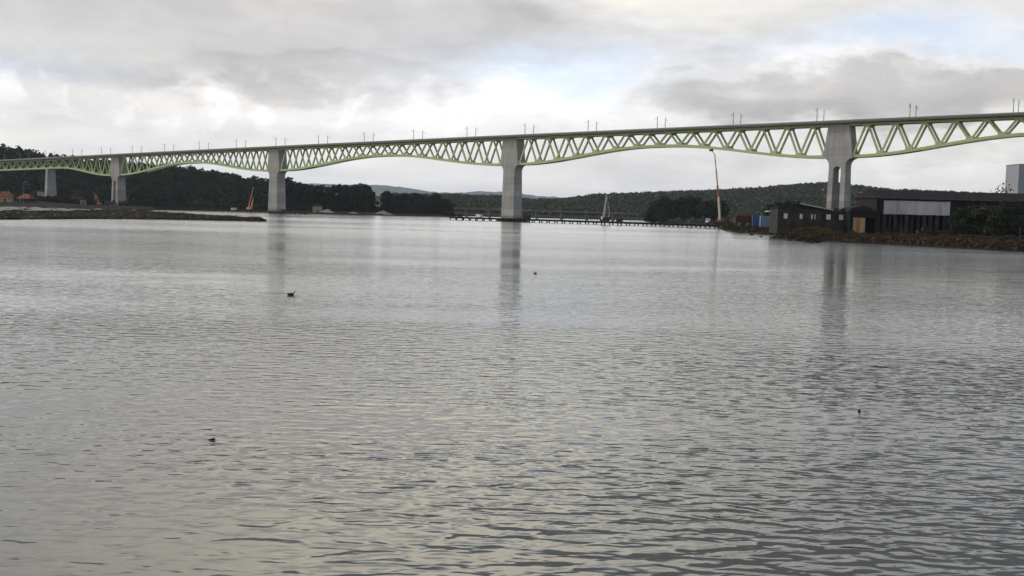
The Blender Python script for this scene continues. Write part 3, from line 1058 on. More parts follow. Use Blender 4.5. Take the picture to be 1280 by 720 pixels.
# truck-mounted boom lift at the right end of the trestle
bl_t = 626
o = thing('boom_lift_truck', 'tall boom lift truck with cream and red telescopic boom at the trestle end', 'boom lift', put_on(bl_t, S_TR, 2.12), TH)
MB().box((-3.4, 0, 1.05), (9.6, 2.3, .5)).box((-2.6, 0, 1.6), (6.6, 2.2, .6)).build('chassis', M['rust'], o, bevel=.06)
cab = MB().add([(-8.4, -1.15, .8), (-6.5, -1.15, .8), (-6.5, 1.15, .8), (-8.4, 1.15, .8), (-8.1, -1.1, 3.3), (-6.5, -1.1, 3.3), (-6.5, 1.1, 3.3), (-8.1, 1.1, 3.3)],
               [(3, 2, 1, 0), (4, 5, 6, 7), (0, 1, 5, 4), (1, 2, 6, 5), (2, 3, 7, 6), (3, 0, 4, 7)]).build('cab', M['white'], o, bevel=.1)
MB().box((-7.3, -1.16, 2.5), (1.1, .06, .8)).build('side_window', M['glass'], cab)
for wx in (-7.2, -2.6, -1.2, .6):
    for wy in (-1.0, 1.0):
        mb = MB()
        wheel_pair(mb, wx, wy, .52, .52, .36)
        mb.build('wheel', M['rubber'], o)
MB().tube([(0, 0, 1.6), (0, 0, 2.9)], [1.0, .85], 14).build('turret', M['red'], o)


def local_dir(px0, py0, px1, py1, y):
    """world offset between two photo points at the same distance, in the machine's own axes"""
    v = at(px1, py1, y) - at(px0, py0, y)
    return Matrix.Rotation(-TH, 3, 'Z') @ Vector((v.x, 0, v.z))


Ybl = B(bl_t, S_TR, 0).y
base = Vector((.2, 0, 2.6))
k1 = base + local_dir(905, 279, 903.2, 250, Ybl)
k2 = base + local_dir(905, 279, 902, 236, Ybl)
k3 = base + local_dir(905, 279, 900.3, 216, Ybl)
k4 = base + local_dir(905, 279, 898.5, 197, Ybl)
k5 = base + local_dir(905, 279, 895, 192.5, Ybl)
MB().bar(base, k1, 1.0, 1.05, up=(1, 0, 0)).build('lower_boom', M['cream'], o)
MB().bar(k1, k2, .85, .9, up=(1, 0, 0)).build('middle_boom', M['red'], o)
mb = MB().bar(k2, k3, .62, .62, up=(1, 0, 0)).build('upper_boom', M['yellow'], o)
MB().bar(k3, k4, .42, .42, up=(1, 0, 0)).build('boom_tip', M['steel'], o)
MB().bar(k4, k5, .3, .3).build('jib', M['steel'], o)
bk = MB()
bk.box(k5 + Vector((-.4, 0, -.1)), (2.0, 1.2, .15)).box(k5 + Vector((-.4, -.6, .45)), (2.0, .06, .9)).box(k5 + Vector((-.4, .6, .45)), (2.0, .06, .9)).box(k5 + Vector((-1.4, 0, .45)), (.06, 1.2, .9)).box(k5 + Vector((.6, 0, .45)), (.06, 1.2, .9))
bk.build('work_basket', M['dark_steel'], o)
MB().bar(base + Vector((-1.4, 0, .1)), k1 * .35 + base * .65, .3, .3).build('lift_cylinder', M['steel'], o)

# pale crane on the trestle
ct = 548
o = thing('trestle_crane', 'cream boom crane on red tracks standing on the middle of the right trestle', 'crane', put_on(ct, S_TR, 2.12), TH)
for wy in (-1.5, 1.5):
    poly = [(-2.6, .5), (-2.1, .05), (2.1, .05), (2.6, .5), (2.1, .95), (-2.1, .95)]
    MB().prism(poly, (0, 0, 0), Vector((1, 0, 0)), UP, Vector((0, 1, 0)), wy - .35, wy + .35).build('track', M['rubber'], o)
MB().box((.6, 0, 1.7), (4.6, 2.5, 1.4)).build('body', M['rust'], o, bevel=.1)
cab = MB().box((-1.2, -1.0, 1.9), (1.4, 1.0, 1.9)).build('cab', M['cream'], o, bevel=.08)
MB().box((-1.93, -1.0, 2.3), (.06, .8, .9)).build('windscreen', M['glass'], cab)
MB().box((3.4, 0, 1.8), (1.0, 2.6, 1.2)).build('counterweight', M['dark_steel'], o, bevel=.1)
Yc = B(ct, S_TR, 0).y
b0 = Vector((-1.0, 0, 1.6))
b1 = b0 + local_dir(762, 275, 766, 246, Yc)
mb = MB()
for i, j in ((-1, -1), (1, -1), (1, 1), (-1, 1)):
    mb.bar(b0 + Vector((i * .5, j * .5, 0)), b1 + Vector((i * .22, j * .22, 0)), .2, .2)
for k in range(12):
    q0, q1 = k / 12, (k + 1) / 12
    p, r = b0.lerp(b1, q0), b0.lerp(b1, q1)
    sg = 1 if k % 2 else -1
    for j in (-1, 1):
        mb.bar(p + Vector((sg * .45 * (1 - q0 * .5), j * .45 * (1 - q0 * .5), 0)), r + Vector((-sg * .45 * (1 - q1 * .5), j * .45 * (1 - q1 * .5), 0)), .12, .12)
mb.build('lattice_boom', M['cream'], o)
mb = MB()
for j in (-.3, .3):
    mb.bar(b1 + Vector((0, j, 0)), Vector((3.4, j, 4.6)), .07, .07)
    mb.bar(Vector((3.4, j, 4.6)), Vector((2.4, j, 2.3)), .14, .14)
mb.build('stay', M['cream'], o)

# drilling rig by the third pier
rt = 207
o = thing('piling_rig', 'piling rig with leaning red mast and yellow strut against the third pier', 'piling rig', put_on(rt, S_TR, 1.92), TH)
for wy in (-1.3, 1.3):
    poly = [(-2.4, .45), (-1.9, .05), (1.9, .05), (2.4, .45), (1.9, .9), (-1.9, .9)]
    MB().prism(poly, (0, 0, 0), Vector((1, 0, 0)), UP, Vector((0, 1, 0)), wy - .35, wy + .35).build('track', M['rubber'], o)
MB().box((0, 0, 1.75), (4.4, 2.6, 1.6)).build('body', M['yellow'], o, bevel=.12)
cab = MB().box((1.4, -1.1, 2.9), (1.5, 1.1, 1.7)).build('cab', M['yellow'], o, bevel=.08)
MB().box((1.4, -1.67, 3.1), (1.1, .06, .9)).build('side_window', M['glass'], cab)
Yr = B(rt, S_TR, 0).y
r0 = Vector((-1.6, 0, 1.0))
r1 = r0 + local_dir(327, 262, 334, 234, Yr)
MB().bar(r0, r1, .9, 1.1, up=(1, 0, 0), wd2=.6, ht2=.7).build('mast', M['red'], o)
s0 = Vector((2.6, -.5, 1.2))
s1 = r0 + local_dir(327, 262, 333.5, 247, Yr)
MB().bar(s0, s1, .8, .8, up=(1, 0, 0), wd2=.4, ht2=.4).build('strut', M['yellow'], o)
MB().tube([r1 + Vector((.6, 0, 0)), r0 + Vector((.9, 0, .2))], [.25, .25], 8).build('drill_rod', M['dark_steel'], o)

# orange excavator by the second pier
ex = at(123, 256, 915)
o = thing('excavator', 'orange tracked excavator with raised arm left of the second pier', 'excavator', (ex.x, ex.y, land_h(ex.x, ex.y)), 0.25)
for wy in (-1.2, 1.2):
    poly = [(-2.2, .45), (-1.8, .05), (1.8, .05), (2.2, .45), (1.8, .9), (-1.8, .9)]
    MB().prism(poly, (0, 0, 0), Vector((1, 0, 0)), UP, Vector((0, 1, 0)), wy - .35, wy + .35).build('track', M['rubber'], o)
MB().box((.6, 0, 1.75), (3.8, 2.5, 1.5)).build('body', M['orange'], o, bevel=.15)
cab = MB().box((-.9, -.8, 2.6), (1.5, 1.0, 1.7)).build('cab', M['orange'], o, bevel=.08)
MB().box((-.9, -1.32, 2.8), (1.1, .06, .9)).build('side_window', M['glass'], cab)
MB().bar((.6, .3, 2.2), (-2.3, .3, 9.2), .7, 1.0, up=(1, 0, 0), wd2=.5, ht2=.6).build('boom', M['orange'], o)
MB().bar((-2.3, .3, 9.4), (-3.0, .3, 4.2), .45, .6, up=(1, 0, 0)).build('stick', M['orange'], o)
MB().prism([(-.7, 0), (.5, 0), (.3, -1.0), (-.4, -1.2)], (-3.0, .3, 4.3), Vector((1, 0, 0)), UP, Vector((0, 1, 0)), -.6, .6).build('bucket', M['dark_steel'], o)

# ------------------------------------------------------------------ buildings
M['roof_tile'] = mat('orange_roof_tile', (0.30, 0.105, 0.05), (0.2, 0.075, 0.04), 0.8)
M['render_ochre'] = mat('ochre_render', (0.42, 0.30, 0.18), (0.33, 0.24, 0.15), 0.6)
M['plaster'] = mat('pale_plaster', (0.5, 0.46, 0.40), (0.4, 0.37, 0.32), 0.5)
M['tan'] = mat('tan_render', (0.42, 0.34, 0.25), (0.34, 0.27, 0.2), 0.5)
M['brick'] = mat('dull_brick', (0.10, 0.05, 0.033), (0.065, 0.035, 0.025), 0.8)
M['road_grey'] = mat('old_bridge_concrete', (0.2, 0.2, 0.195), (0.15, 0.15, 0.145), 0.3)
M['shed_dark'] = mat('weathered_dark_boards', (0.026, 0.022, 0.019), (0.016, 0.014, 0.013), 0.6, streak=True)
M['shed_roof'] = mat('dark_roof_sheet', (0.024, 0.02, 0.018), (0.034, 0.027, 0.022), 0.35)
M['old_wall'] = mat('stained_masonry', (0.062, 0.05, 0.04), (0.03, 0.025, 0.021), 0.35, bump=.05)
M['grey_post'] = mat('grey_concrete_post', (0.12, 0.115, 0.11), (0.05, 0.047, 0.043), 0.8, streak=True)
M['panel_white'] = mat('faded_white_cladding', (0.6, 0.55, 0.51), (0.36, 0.33, 0.30), 0.45, streak=True)
M['door_orange'] = mat('orange_brown_door', (0.55, 0.2, 0.05), (0.42, 0.16, 0.05), 0.9, streak=True)
M['door_sand'] = mat('sand_door', (0.48, 0.36, 0.2), (0.4, 0.3, 0.17), 0.9, streak=True)
M['blue'] = mat('blue_container_paint', (0.07, 0.12, 0.22), (0.05, 0.085, 0.16), 0.7)
M['blue_pale'] = mat('pale_blue_sheet', (0.2, 0.27, 0.36), (0.14, 0.19, 0.27), 0.7)
M['tower_grey'] = mat('tower_cladding', (0.33, 0.33, 0.34), (0.29, 0.29, 0.3), 0.08)


def house(name, label, loc, rz, wd, dp, wh, rh, wallm, roofm, wins, chim=True):
    o = thing(name, label, 'house', loc, rz)
    MB().box((0, 0, wh / 2 - .5), (wd, dp, wh + 1)).build('wall', wallm, o)
    e = .5
    rf = MB().add([(-wd / 2 - e, -dp / 2 - e, wh), (wd / 2 + e, -dp / 2 - e, wh), (wd / 2 + e, dp / 2 + e, wh), (-wd / 2 - e, dp / 2 + e, wh), (-wd / 4, 0, wh + rh), (wd / 4, 0, wh + rh)],
                  [(0, 1, 5, 4), (1, 2, 5), (2, 3, 4, 5), (3, 0, 4), (3, 2, 1, 0)]).build('roof', roofm, o)
    if chim:
        MB().box((wd * .2, .6, wh + rh * .9), (.7, .7, 1.8)).build('chimney', wallm, rf)
    for (x, z, ww, hh) in wins:
        f = MB().box((x, -dp / 2 - .03, z), (ww + .25, .1, hh + .25)).build('window', M['white'], o)
        MB().box((x, -dp / 2 - .1, z), (ww, .06, hh)).build('pane', M['glass'], f)
    MB().box((0.3, -dp / 2 - .04, 1.05), (1.0, .1, 2.1)).build('door', M['wood'], o)
    return o


def on_land(px, y):
    x = y * (px - 640) / FPX
    return (x, y, land_h(x, y))


yh = 720
l1 = on_land(6, yh)
house('tiled_house', 'ochre house with orange tiled hip roof at the left edge of the photo', l1, 0.2, 8.5, 7, max(2.5, at(6, 246, yh).z - l1[2]), 3.6, M['render_ochre'], M['roof_tile'], [(-2.6, 1.8, 1, 1.2), (2.6, 1.8, 1, 1.2)])
l2 = on_land(32, 745)
house('tiled_house', 'low house with orange tiled roof beside the lamp post, left bank', l2, -0.2, 9, 7, max(2.2, at(32, 248, 745).z - l2[2]), 3.0, M['old_wall'], M['roof_tile'], [(-2.6, 1.6, 1, 1.1)], False)
l3 = on_land(50, 1050)
house('white_cottage', 'tiny white cottage under the trees left of the leftmost pier', (l3[0], l3[1], at(50, 244, 1050).z), 0, 4.5, 5, 3.4, 1.4, M['plaster'], M['shed_roof'], [(-1.3, 2, .8, 1)], False)
l4 = on_land(469.5, 1290)
house('pale_house', 'small pale house between the two dark tree blocks on the far shore', l4, .1, 6.2, 7, at(469, 250.5, 1290).z - l4[2], 2.6, M['tan'], M['roof_tile'], [(-1.6, 2, 1, 1.3), (1.6, 2, 1, 1.3), (1.6, 5, 1, 1.3), (-1.6, 7.6, 1, 1.3), (1.6, 7.6, 1, 1.3)], False)
l5 = on_land(103, 930)
house('ochre_hut', 'small ochre hut beneath the span left of the excavator', l5, .1, 4, 4, 3.6, 1.2, M['render_ochre'], M['shed_roof'], [(-1.1, 2, .8, .9)], False)
l6 = on_land(395, 960)
o = house('ochre_shed', 'ochre shed with brown hip roof at the right end of the left trestle', l6, .2, 8, 6, max(4, at(395, 258, 960).z - l6[2]), 2.4, M['render_ochre'], M['wood'], [(-2.4, 2.2, 1, 1.2)], False)
# sand heaps next to it
def heap(name, label, cat, loc, rx, ry, h, m, seed):
    g = np.random.default_rng(seed)
    vs, fs = [], []
    n, k = 26, 9
    ph = g.uniform(0, 6.28, 6)
    for i in range(k + 1):
        q = i / k
        for j in range(n):
            a = 2 * math.pi * j / n
            wv_ = 1 + .16 * math.sin(2 * a + ph[0]) + .1 * math.sin(5 * a + ph[1]) + .06 * g.normal()
            z = h * (math.cos(q * math.pi) + 1) / 2 * (1 + .12 * g.normal()) - .4
            vs.append((rx * q * wv_ * math.cos(a), ry * q * wv_ * math.sin(a), z if i < k else -.6))
    for i in range(k):
        for j in range(n):
            fs.append((i * n + j, i * n + (j + 1) % n, (i + 1) * n + (j + 1) % n, (i + 1) * n + j))
    o = link(name, mesh_np(name, vs, fs, m, True), None, loc)
    return tag(o, label, cat)


heap('sand_heap', 'low pinkish sand heap beside the ochre shed on the far shore', 'heap', on_land(407, 955), 9, 6, 3.0, M['sand'], 1)
heap('sand_heap', 'pale sand heap in front of the small pale house on the far shore', 'heap', on_land(477, 975), 8, 5, 3.0, M['sand'], 2)
heap('sand_heap', 'flat pale sand heap at the shore right of the pale house', 'heap', on_land(440, 965), 6, 4, 1.4, M['sand'], 3)

# street lamp on the left bank
l = on_land(28, 730)
o = thing('street_lamp', 'pale street lamp post standing beside the low orange-roofed house', 'street lamp', l)
hl = at(28, 228, 730).z - l[2]
MB().tube([(0, 0, 0), (0, 0, hl)], [.14, .09], 8).build('pole', M['steel'], o)
MB().bar((0, 0, hl - .1), (1.2, 0, hl + .2), .12, .12).build('arm', M['steel'], o)
MB().bar((1.2, 0, hl + .2), (2.0, 0, hl + .25), .35, .18).build('lamp_head', M['white'], o)

# site fence at the foot of the second pier
f0 = at(131, 256, 985)
o = thing('site_fence', 'pale site fence at the foot of the second pier from the left', 'fence', (f0.x, f0.y, land_h(f0.x, f0.y)))
for i in range(7):
    MB().bar((i * 1.7, 0, -.3), (i * 1.7, 0, 3.4), .14, .14).build('post', M['steel'], o)
for hz in (1.0, 2.1, 3.2):
    MB().bar((0, -.09, hz), (10.2, -.09, hz), .05, .16).build('rail', M['steel'], o)

# old low road bridge in the distance
a0, a1 = at(556, 262, 1150), at(800, 262, 1030)
a0.z = a1.z = 0
o = thing('road_bridge', 'low pale concrete road bridge crossing far behind the middle pier', 'bridge', tuple(a0))
dv = (a1 - a0)
Ln = dv.length
dv.normalize()
zr0, zr1 = 8.2, 7.0
pz = lambda q: zr0 + (zr1 - zr0) * q
MB().bar(Vector((0, 0, zr0)), dv * Ln + UP * zr1, 7, .45).build('deck', M['road_grey'], o)
MB().bar(Vector((0, 0, zr0 + .8)) + Vector((0, -3.8, 0)), dv * Ln + Vector((0, -3.8, zr1 + .7)), .15, .22).build('parapet', M['road_grey'], o)
npier = 8
for i in range(1, npier):
    q = i / npier
    MB().box(dv * Ln * q + UP * ((pz(q) - .36) / 2 - 1), (0.9, 4.5, pz(q) - .36 + 2), math.atan2(dv.y, dv.x)).build('pier', M['road_grey'], o)

# ---- right bank: roofless ruin, doored shed, warehouse, tower
def facing(px, y, rz=0.0):
    return on_land(px, y)


# ruin with white window openings (facade parallel to the picture)
yr = 404
GZ = 2.2
pa, pb = at(972, 270, yr), at(1061, 270, yr)
o = thing('ruined_shed', 'dark ruined shed with five small white windows below the right-hand pier', 'shed', ((pa.x + pb.x) / 2, yr, GZ))
L = pb.x - pa.x
pz_ = lambda px, py: at(px, py, yr).z - GZ
px_ = lambda px: (px - 972) / (1061 - 972) * L - L / 2
wtop = pz_(1016, 262)
wins = [(981.5, 270), (1002.3, 270.5), (1016.5, 271), (1035.5, 271), (1051.5, 271.5)]
# wall built round its openings
wz0, wz1 = pz_(1016, 274), pz_(1016, 267.5)
edges = [-L / 2] + sum(([px_(a) - .85, px_(a) + .85] for a, b in wins), []) + [L / 2]
mb = MB()
mb.box((0, 0, (wz0 - 1) / 2), (L, .6, wz0 + 1))
mb.box((0, 0, (wz1 + wtop) / 2), (L, .6, wtop - wz1))
for i in range(0, len(edges), 2):
    x0, x1 = edges[i], edges[i + 1]
    mb.box(((x0 + x1) / 2, 0, (wz0 + wz1) / 2), (x1 - x0, .6, wz1 - wz0))
mb.box((-L / 2 + .3, 6, wtop / 2 - .5), (.6, 11.4, wtop + 1)).box((L / 2 - .3, 6, wtop / 2 - .5), (.6, 11.4, wtop + 1)).box((0, 12, wtop / 2 - .5), (L, .6, wtop + 1))
mb.build('wall', M['old_wall'], o)
for a, b in wins:
    f = MB().box((px_(a), .02, (wz0 + wz1) / 2), (1.66, .16, wz1 - wz0 - .04)).build('window', M['white'], o)
    MB().bar((px_(a), -.08, wz0 + .1), (px_(a), -.08, wz1 - .1), .09, .05, up=(0, 1, 0)).build('glazing_bar', M['grey_post'], f)
for k in range(7):
    x = -L / 2 + L * (k + .5) / 7
    MB().box((x, -.42, (wtop - .5) / 2), (.5, .3, wtop + .4)).build('buttress', M['old_wall'], o)
# lean-to roof: pale edge falling from left to right
e0x, e0z, e1x, e1z = px_(999), pz_(999, 254), px_(1041), pz_(1041, 262.3)
rf = MB().add([(e0x, -.8, e0z), (e1x, -.8, e1z), (e1x, 12.6, e1z), (e0x, 12.6, e0z), (e0x, -.8, e0z - .25), (e1x, -.8, e1z - .25), (e1x, 12.6, e1z - .25), (e0x, 12.6, e0z - .25)],
              [(0, 1, 2, 3), (7, 6, 5, 4), (0, 4, 5, 1), (1, 5, 6, 2), (2, 6, 7, 3), (3, 7, 4, 0)]).build('roof', M['shed_roof'], o)
MB().bar((e0x, -.9, e0z - .1), (e1x, -.9, e1z - .1), .12, .4).build('barge_board', M['plaster'], rf)
MB().add([(e0x, -.35, wtop), (e1x, -.35, wtop), (e1x, -.35, e1z - .26), (e0x, -.35, e0z - .26), (e0x, -.05, wtop), (e1x, -.05, wtop), (e1x, -.05, e1z - .26), (e0x, -.05, e0z - .26)],
         [(0, 1, 2, 3), (7, 6, 5, 4), (0, 3, 7, 4), (2, 1, 5, 6)]).build('gable_boards', M['shed_dark'], o)
MB().box((px_(986), 6, wtop + .5), (L * .3, 12.8, .3)).build('flat_roof', M['shed_roof'], o)
MB().box((px_(1051), 6, wtop + .4), (L * .24, 12.8, .3)).build('flat_roof', M['rust'], o)

# shed with orange and sand doors
ys2 = 398
pa, pb = at(1061.5, 280, ys2), at(1097, 280, ys2)
o = thing('doored_shed', 'dark shed with orange and sand sliding doors and one black doorway', 'shed', ((pa.x + pb.x) / 2, ys2, GZ))
L = pb.x - pa.x
pz_ = lambda px, py: at(px, py, ys2).z - GZ
qx = lambda px: (px - 1061.5) / 35.5 * L - L / 2
wt = pz_(1080, 265)
dh = pz_(1073, 271.5)
d0, d1 = qx(1066), qx(1093.5)
mb = MB().box(((-L / 2 + d0) / 2, 0, wt / 2 - .5), (d0 + L / 2, .5, wt + 1)).box(((L / 2 + d1) / 2, 0, wt / 2 - .5), (L / 2 - d1, .5, wt + 1)).box(((d0 + d1) / 2, 0, (wt + dh) / 2), (d1 - d0, .5, wt - dh))
mb.box((-L / 2 + .25, 5.2, wt / 2 - .5), (.5, 9.8, wt + 1)).box((L / 2 - .25, 5.2, wt / 2 - .5), (.5, 9.8, wt + 1)).box((0, 10.2, wt / 2 - .5), (L, .5, wt + 1))
mb.build('wall', M['shed_dark'], o)
rz_ = pz_(1074, 256.5)
rf = MB().prism([(-L / 2 - .5, wt + .02), (L / 2 + .5, wt + .02), (L / 2 - 1.5, wt + (rz_ - wt) * .35), (-.6, rz_), (-L / 2 + .5, wt + (rz_ - wt) * .55)], (0, 0, 0), Vector((1, 0, 0)), UP, Vector((0, 1, 0)), -.7, 10.9).build('roof', M['shed_roof'], o)
MB().bar((qx(1066), -.85, rz_ - 1.2), (qx(1081), -.85, rz_ - .6), .2, .7).build('ridge_sheet', M['rust'], rf)
xs = [qx(1066.2), qx(1070.5), qx(1074.5), qx(1081.3)]
for i, m_ in enumerate((M['door_sand'], M['door_orange'], M['door_sand'])):
    mb = MB().box(((xs[i] + xs[i + 1]) / 2, -.05 + .02 * i, dh / 2 - .1), (xs[i + 1] - xs[i] - .06, .12, dh - .1))
    d = mb.build('door', m_, o)
    nb = 3 if i != 2 else 5
    for k in range(nb):
        MB().box((xs[i] + (xs[i + 1] - xs[i]) * (k + .5) / nb, -.14 + .02 * i, dh / 2 - .1), (.1, .06, dh - .3)).build('batten', m_, d)

# big warehouse
yw = 402
pa, pb = at(1096, 260, yw), at(1330, 260, yw)
o = thing('warehouse', 'long dark warehouse with a white cladding band at the right bank', 'warehouse', ((pa.x + pb.x) / 2, yw, GZ))
L = pb.x - pa.x
wx = lambda px: (px - 1096) / (1330 - 1096) * L - L / 2
pz_ = lambda px, py: at(px, py, yw).z - GZ
ze = pz_(1150, 248.5)
zr = at(1110, 237.5, yw + 9).z - GZ
depthw = 24
# walls: back, sides, upper front; the lower front is an open colonnade
MB().box((0, depthw, ze / 2 - .5), (L, .5, ze + 1)).box((-L / 2 + .25, depthw / 2, ze / 2 - .5), (.5, depthw - .6, ze + 1)).box((L / 2 - .25, depthw / 2, ze / 2 - .5), (.5, depthw - .6, ze + 1)).box((wx(1250), .3, ze / 2 - .5), (wx(1330) - wx(1190), .5, ze + 1)).build('wall', M['shed_dark'], o)
zp0, zp1 = pz_(1146, 268.5), pz_(1146, 251.5)
MB().box((wx(1146), .3, (zp0 - .3 + ze) / 2), (wx(1190) - wx(1096), .45, ze - zp0 + .3)).build('upper_wall', M['shed_dark'], o)
n = 14
x0, x1 = wx(1104.5), wx(1187.5)
for k in range(n):
    xa, xb = x0 + (x1 - x0) * k / n, x0 + (x1 - x0) * (k + 1) / n
    MB().box(((xa + xb) / 2, -.08 - .03 * (k % 2), (zp0 + zp1) / 2 + rnd.uniform(-.06, .06)), (xb - xa - .05, .18, zp1 - zp0)).build('cladding_panel', M['panel_white'], o)
roof = MB().prism([(-.8, ze), (depthw + .8, ze), (depthw * .5, zr)], (-L / 2 - .6, 0, 0), Vector((0, 1, 0)), UP, Vector((1, 0, 0)), 0, L + 1.2).build('roof', M['shed_roof'], o)
for k in range(0, 30):
    x = -L / 2 + L * (k + .5) / 30
    MB().bar((x, -.75, ze + .08), (x, depthw * .5, zr + .1), .12, .14).build('roof_rib', M['shed_roof'], roof)
MB().bar((-L / 2, -.95, ze - .05), (L / 2, -.95, ze - .05), .25, .3).build('gutter', M['grey_post'], roof)
for px in (1098, 1106, 1113, 1120, 1127, 1134, 1141, 1149, 1156, 1164, 1172, 1181, 1189):
    MB().box((wx(px), .1, zp0 / 2 - .5), (.6 if px % 2 else 1.3, .5, zp0 + .4)).build('post', M['old_wall'], o)
MB().box((wx(1118), 1.2, pz_(1118, 284) / 2 - .4), (wx(1140) - wx(1098), .4, pz_(1118, 284) + 1)).build('low_wall', M['old_wall'], o)
MB().box((wx(1146), 8, zp0 / 2), (wx(1190) - wx(1098), .3, zp0 + 1)).build('inner_wall', M['shed_dark'], o)

# grey tower at the right edge
yt = 690
pa = at(1264, 240, yt)
o = thing('grey_tower', 'plain grey square tower block at the right edge above the warehouse', 'tower', (pa.x + 12, yt, 1))
ht = at(1272, 206.5, yt).z - 1
MB().box((0, 0, ht / 2 - 1), (24, 18, ht + 2)).build('wall', M['tower_grey'], o)
MB().box((0, 0, ht + .2), (24.6, 18.6, .4)).build('parapet', M['tower_grey'], o)
for k in range(7):
    MB().box((0, -9.02, ht * (k + .5) / 7), (24.02, .08, .06)).build('cladding_joint', M['grey_post'], o)

# blue containers and little buildings left of the ruin
def container(label, px0, px1, pyt, pyb, y, m, tilt=0.0):
    a, b = at(px0, pyb, y), at(px1, pyb, y)
    h = at(px0, pyt, y).z - a.z
    wd = b.x - a.x
    zb = land_h((a.x + b.x) / 2, y)
    o = thing('container', label, 'container', ((a.x + b.x) / 2, y, zb), tilt, 'containers on the right bank')
    h = at((px0 + px1) / 2, pyt, y).z - zb
    MB().box((0, 0, h / 2), (wd, 2.5, h)).build('body', m, o)
    n = max(4, int(wd / .8))
    for k in range(n):
        MB().box((-wd / 2 + wd * (k + .5) / n, -1.29, h / 2), (.22, .08, h - .4)).build('rib', m, o)
    for sx_ in (-1, 1):
        MB().box((sx_ * (wd / 2 - .07), -1.3, h / 2), (.18, .14, h + .02)).build('corner_post', m, o)
    return o


container('pale blue sheet-clad container left of the ruin', 950, 972, 270, 279, 505, M['blue_pale'])
container('deep blue container with a dull side behind the pale blue one', 940, 951, 269, 279, 515, M['blue'])
l = on_land(925, 520)
house('brick_hut', 'orange-brown brick hut on the right bank behind the boom lift', l, 0, 7.5, 6, max(2, at(925, 270.5, 520).z - l[2]), 1.2, M['brick'], M['rust'], [(-2, 2, .9, 1), (2, 2, .9, 1)], False)
# pale canopy roof
l = on_land(962, 535)
o = thing('canopy', 'small pale yellow canopy roof behind the blue containers', 'canopy', l)
zc_ = at(962, 265, 535).z - l[2]
for sx_ in (-2.6, 2.6):
    for sy_ in (-1.5, 1.5):
        MB().bar((sx_, sy_, -.3), (sx_, sy_, zc_), .16, .16).build('post', M['wood'], o)
MB().prism([(-3.4, zc_), (3.4, zc_), (2.6, zc_ + .55), (0, zc_ + .95), (-2.6, zc_ + .55)], (0, 0, 0), Vector((1, 0, 0)), UP, Vector((0, 1, 0)), -2, 2).build('roof', M['cream'], o)

# heaps, boat, timber and poles on the right bank
b = on_plane(1188, 290, 2.4)
heap('rubble_heap', 'ochre rubble heap in front of the warehouse', 'heap', (b.x, b.y, 1.8), 6.5, 4, 2.2, M['render_ochre'], 5)
b = on_plane(1213, 291, 2.2)
heap('rubble_heap', 'brown rubble heap right of the ochre one', 'heap', (b.x, b.y, 1.6), 5.5, 3.5, 2.0, M['rust'], 6)
b = on_plane(1168, 299, 1.3)
o = thing('old_boat', 'old rust-red boat hull pulled up on the right bank', 'boat', (b.x, b.y, land_h(b.x, b.y) + .1), 0.1)
secs = []
for k in range(9):
    q = k / 8
    x = -6 + 12 * q
    ww = 1.7 * math.sin(math.pi * min(.96, max(.08, q * .9 + .08))) ** .6
    sheer = 1.7 + .8 * (q - .4) ** 2 * 2
    secs.append([(x, 0, .05 + .3 * q * q), (x, -ww * .7, .35 + .3 * q * q), (x, -ww, sheer), (x, ww, sheer), (x, ww * .7, .35 + .3 * q * q)])
mb = MB()
vs = [p for s in secs for p in s]
fs = []
for k in range(8):
    for j in range(5):
        fs.append((k * 5 + j, (k + 1) * 5 + j, (k + 1) * 5 + (j + 1) % 5, k * 5 + (j + 1) % 5))
fs += [(0, 1, 2, 3, 4), (44, 43, 42, 41, 40)]
mb.add(vs, fs).build('hull', M['rust'], o)
mb = MB()
for k in range(8):
    for j in (2, 3):
        mb.bar(secs[k][j], secs[k + 1][j], .14, .16)
mb.build('gunwale', M['brick'], o)
MB().box((-3.2, 0, 2.3), (2.2, 1.8, 1.3)).build('wheelhouse', M['wood'], o, bevel=.08)

for i, (px, py, lab) in enumerate([(1146, 294.5, 'white plank lying on the bank left of the red boat'), (1246, 296, 'pale plank lying on the bank at far right')]):
    b = on_plane(px, py, 1.9)
    tag(MB().bar((-1.6, 0, 0), (1.6, .2, .1), .5, .16).build('plank', M['white'], None, loc=(b.x, b.y, land_h(b.x, b.y) + .25)), lab, 'plank')
for i, (px, pt, y, lab) in enumerate([(1085, 242, 445, 'pale utility pole between the doored shed and the warehouse'), (1272, 284, 330, 'short pale post in front of the trees at the right edge'), (963, 276, 470, 'thin pale post below the blue container')]):
    l = on_land(px, y)
    o = thing('utility_pole', lab, 'pole', l)
    h = at(px, pt, y).z - l[2]
    MB().tube([(0, 0, -.4), (0, 0, h)], [.16, .11], 8).build('shaft', M['grey_post'], o)
    MB().bar((-.7, 0, h - .5), (.7, 0, h - .5), .12, .12).build('cross_arm', M['grey_post'], o)

# timber quay edge in front of the sheds
qa, qb = on_plane(1030, 300, 0), on_plane(1420, 322, 0)
o = thing('quay_wall', 'dark timber quay wall along the water below the sheds', 'quay', (qa.x, qa.y, 0))
dv = qb - qa
n = 90
for k in range(n):
    p = dv * (k / n)
    hh_ = 1.1 + .25 * rnd.random()
    MB().box((p.x, p.y + .1 * rnd.random(), hh_ / 2 - .8), (dv.length / n * .9, .3, hh_ + 1.6), math.atan2(dv.y, dv.x)).build('plank', M['wood'] if k % 4 else M['rust'], o)
MB().bar((0, -.32, .75), dv + Vector((0, -.32, .75)), .25, .3).build('waling', M['wood'], o)

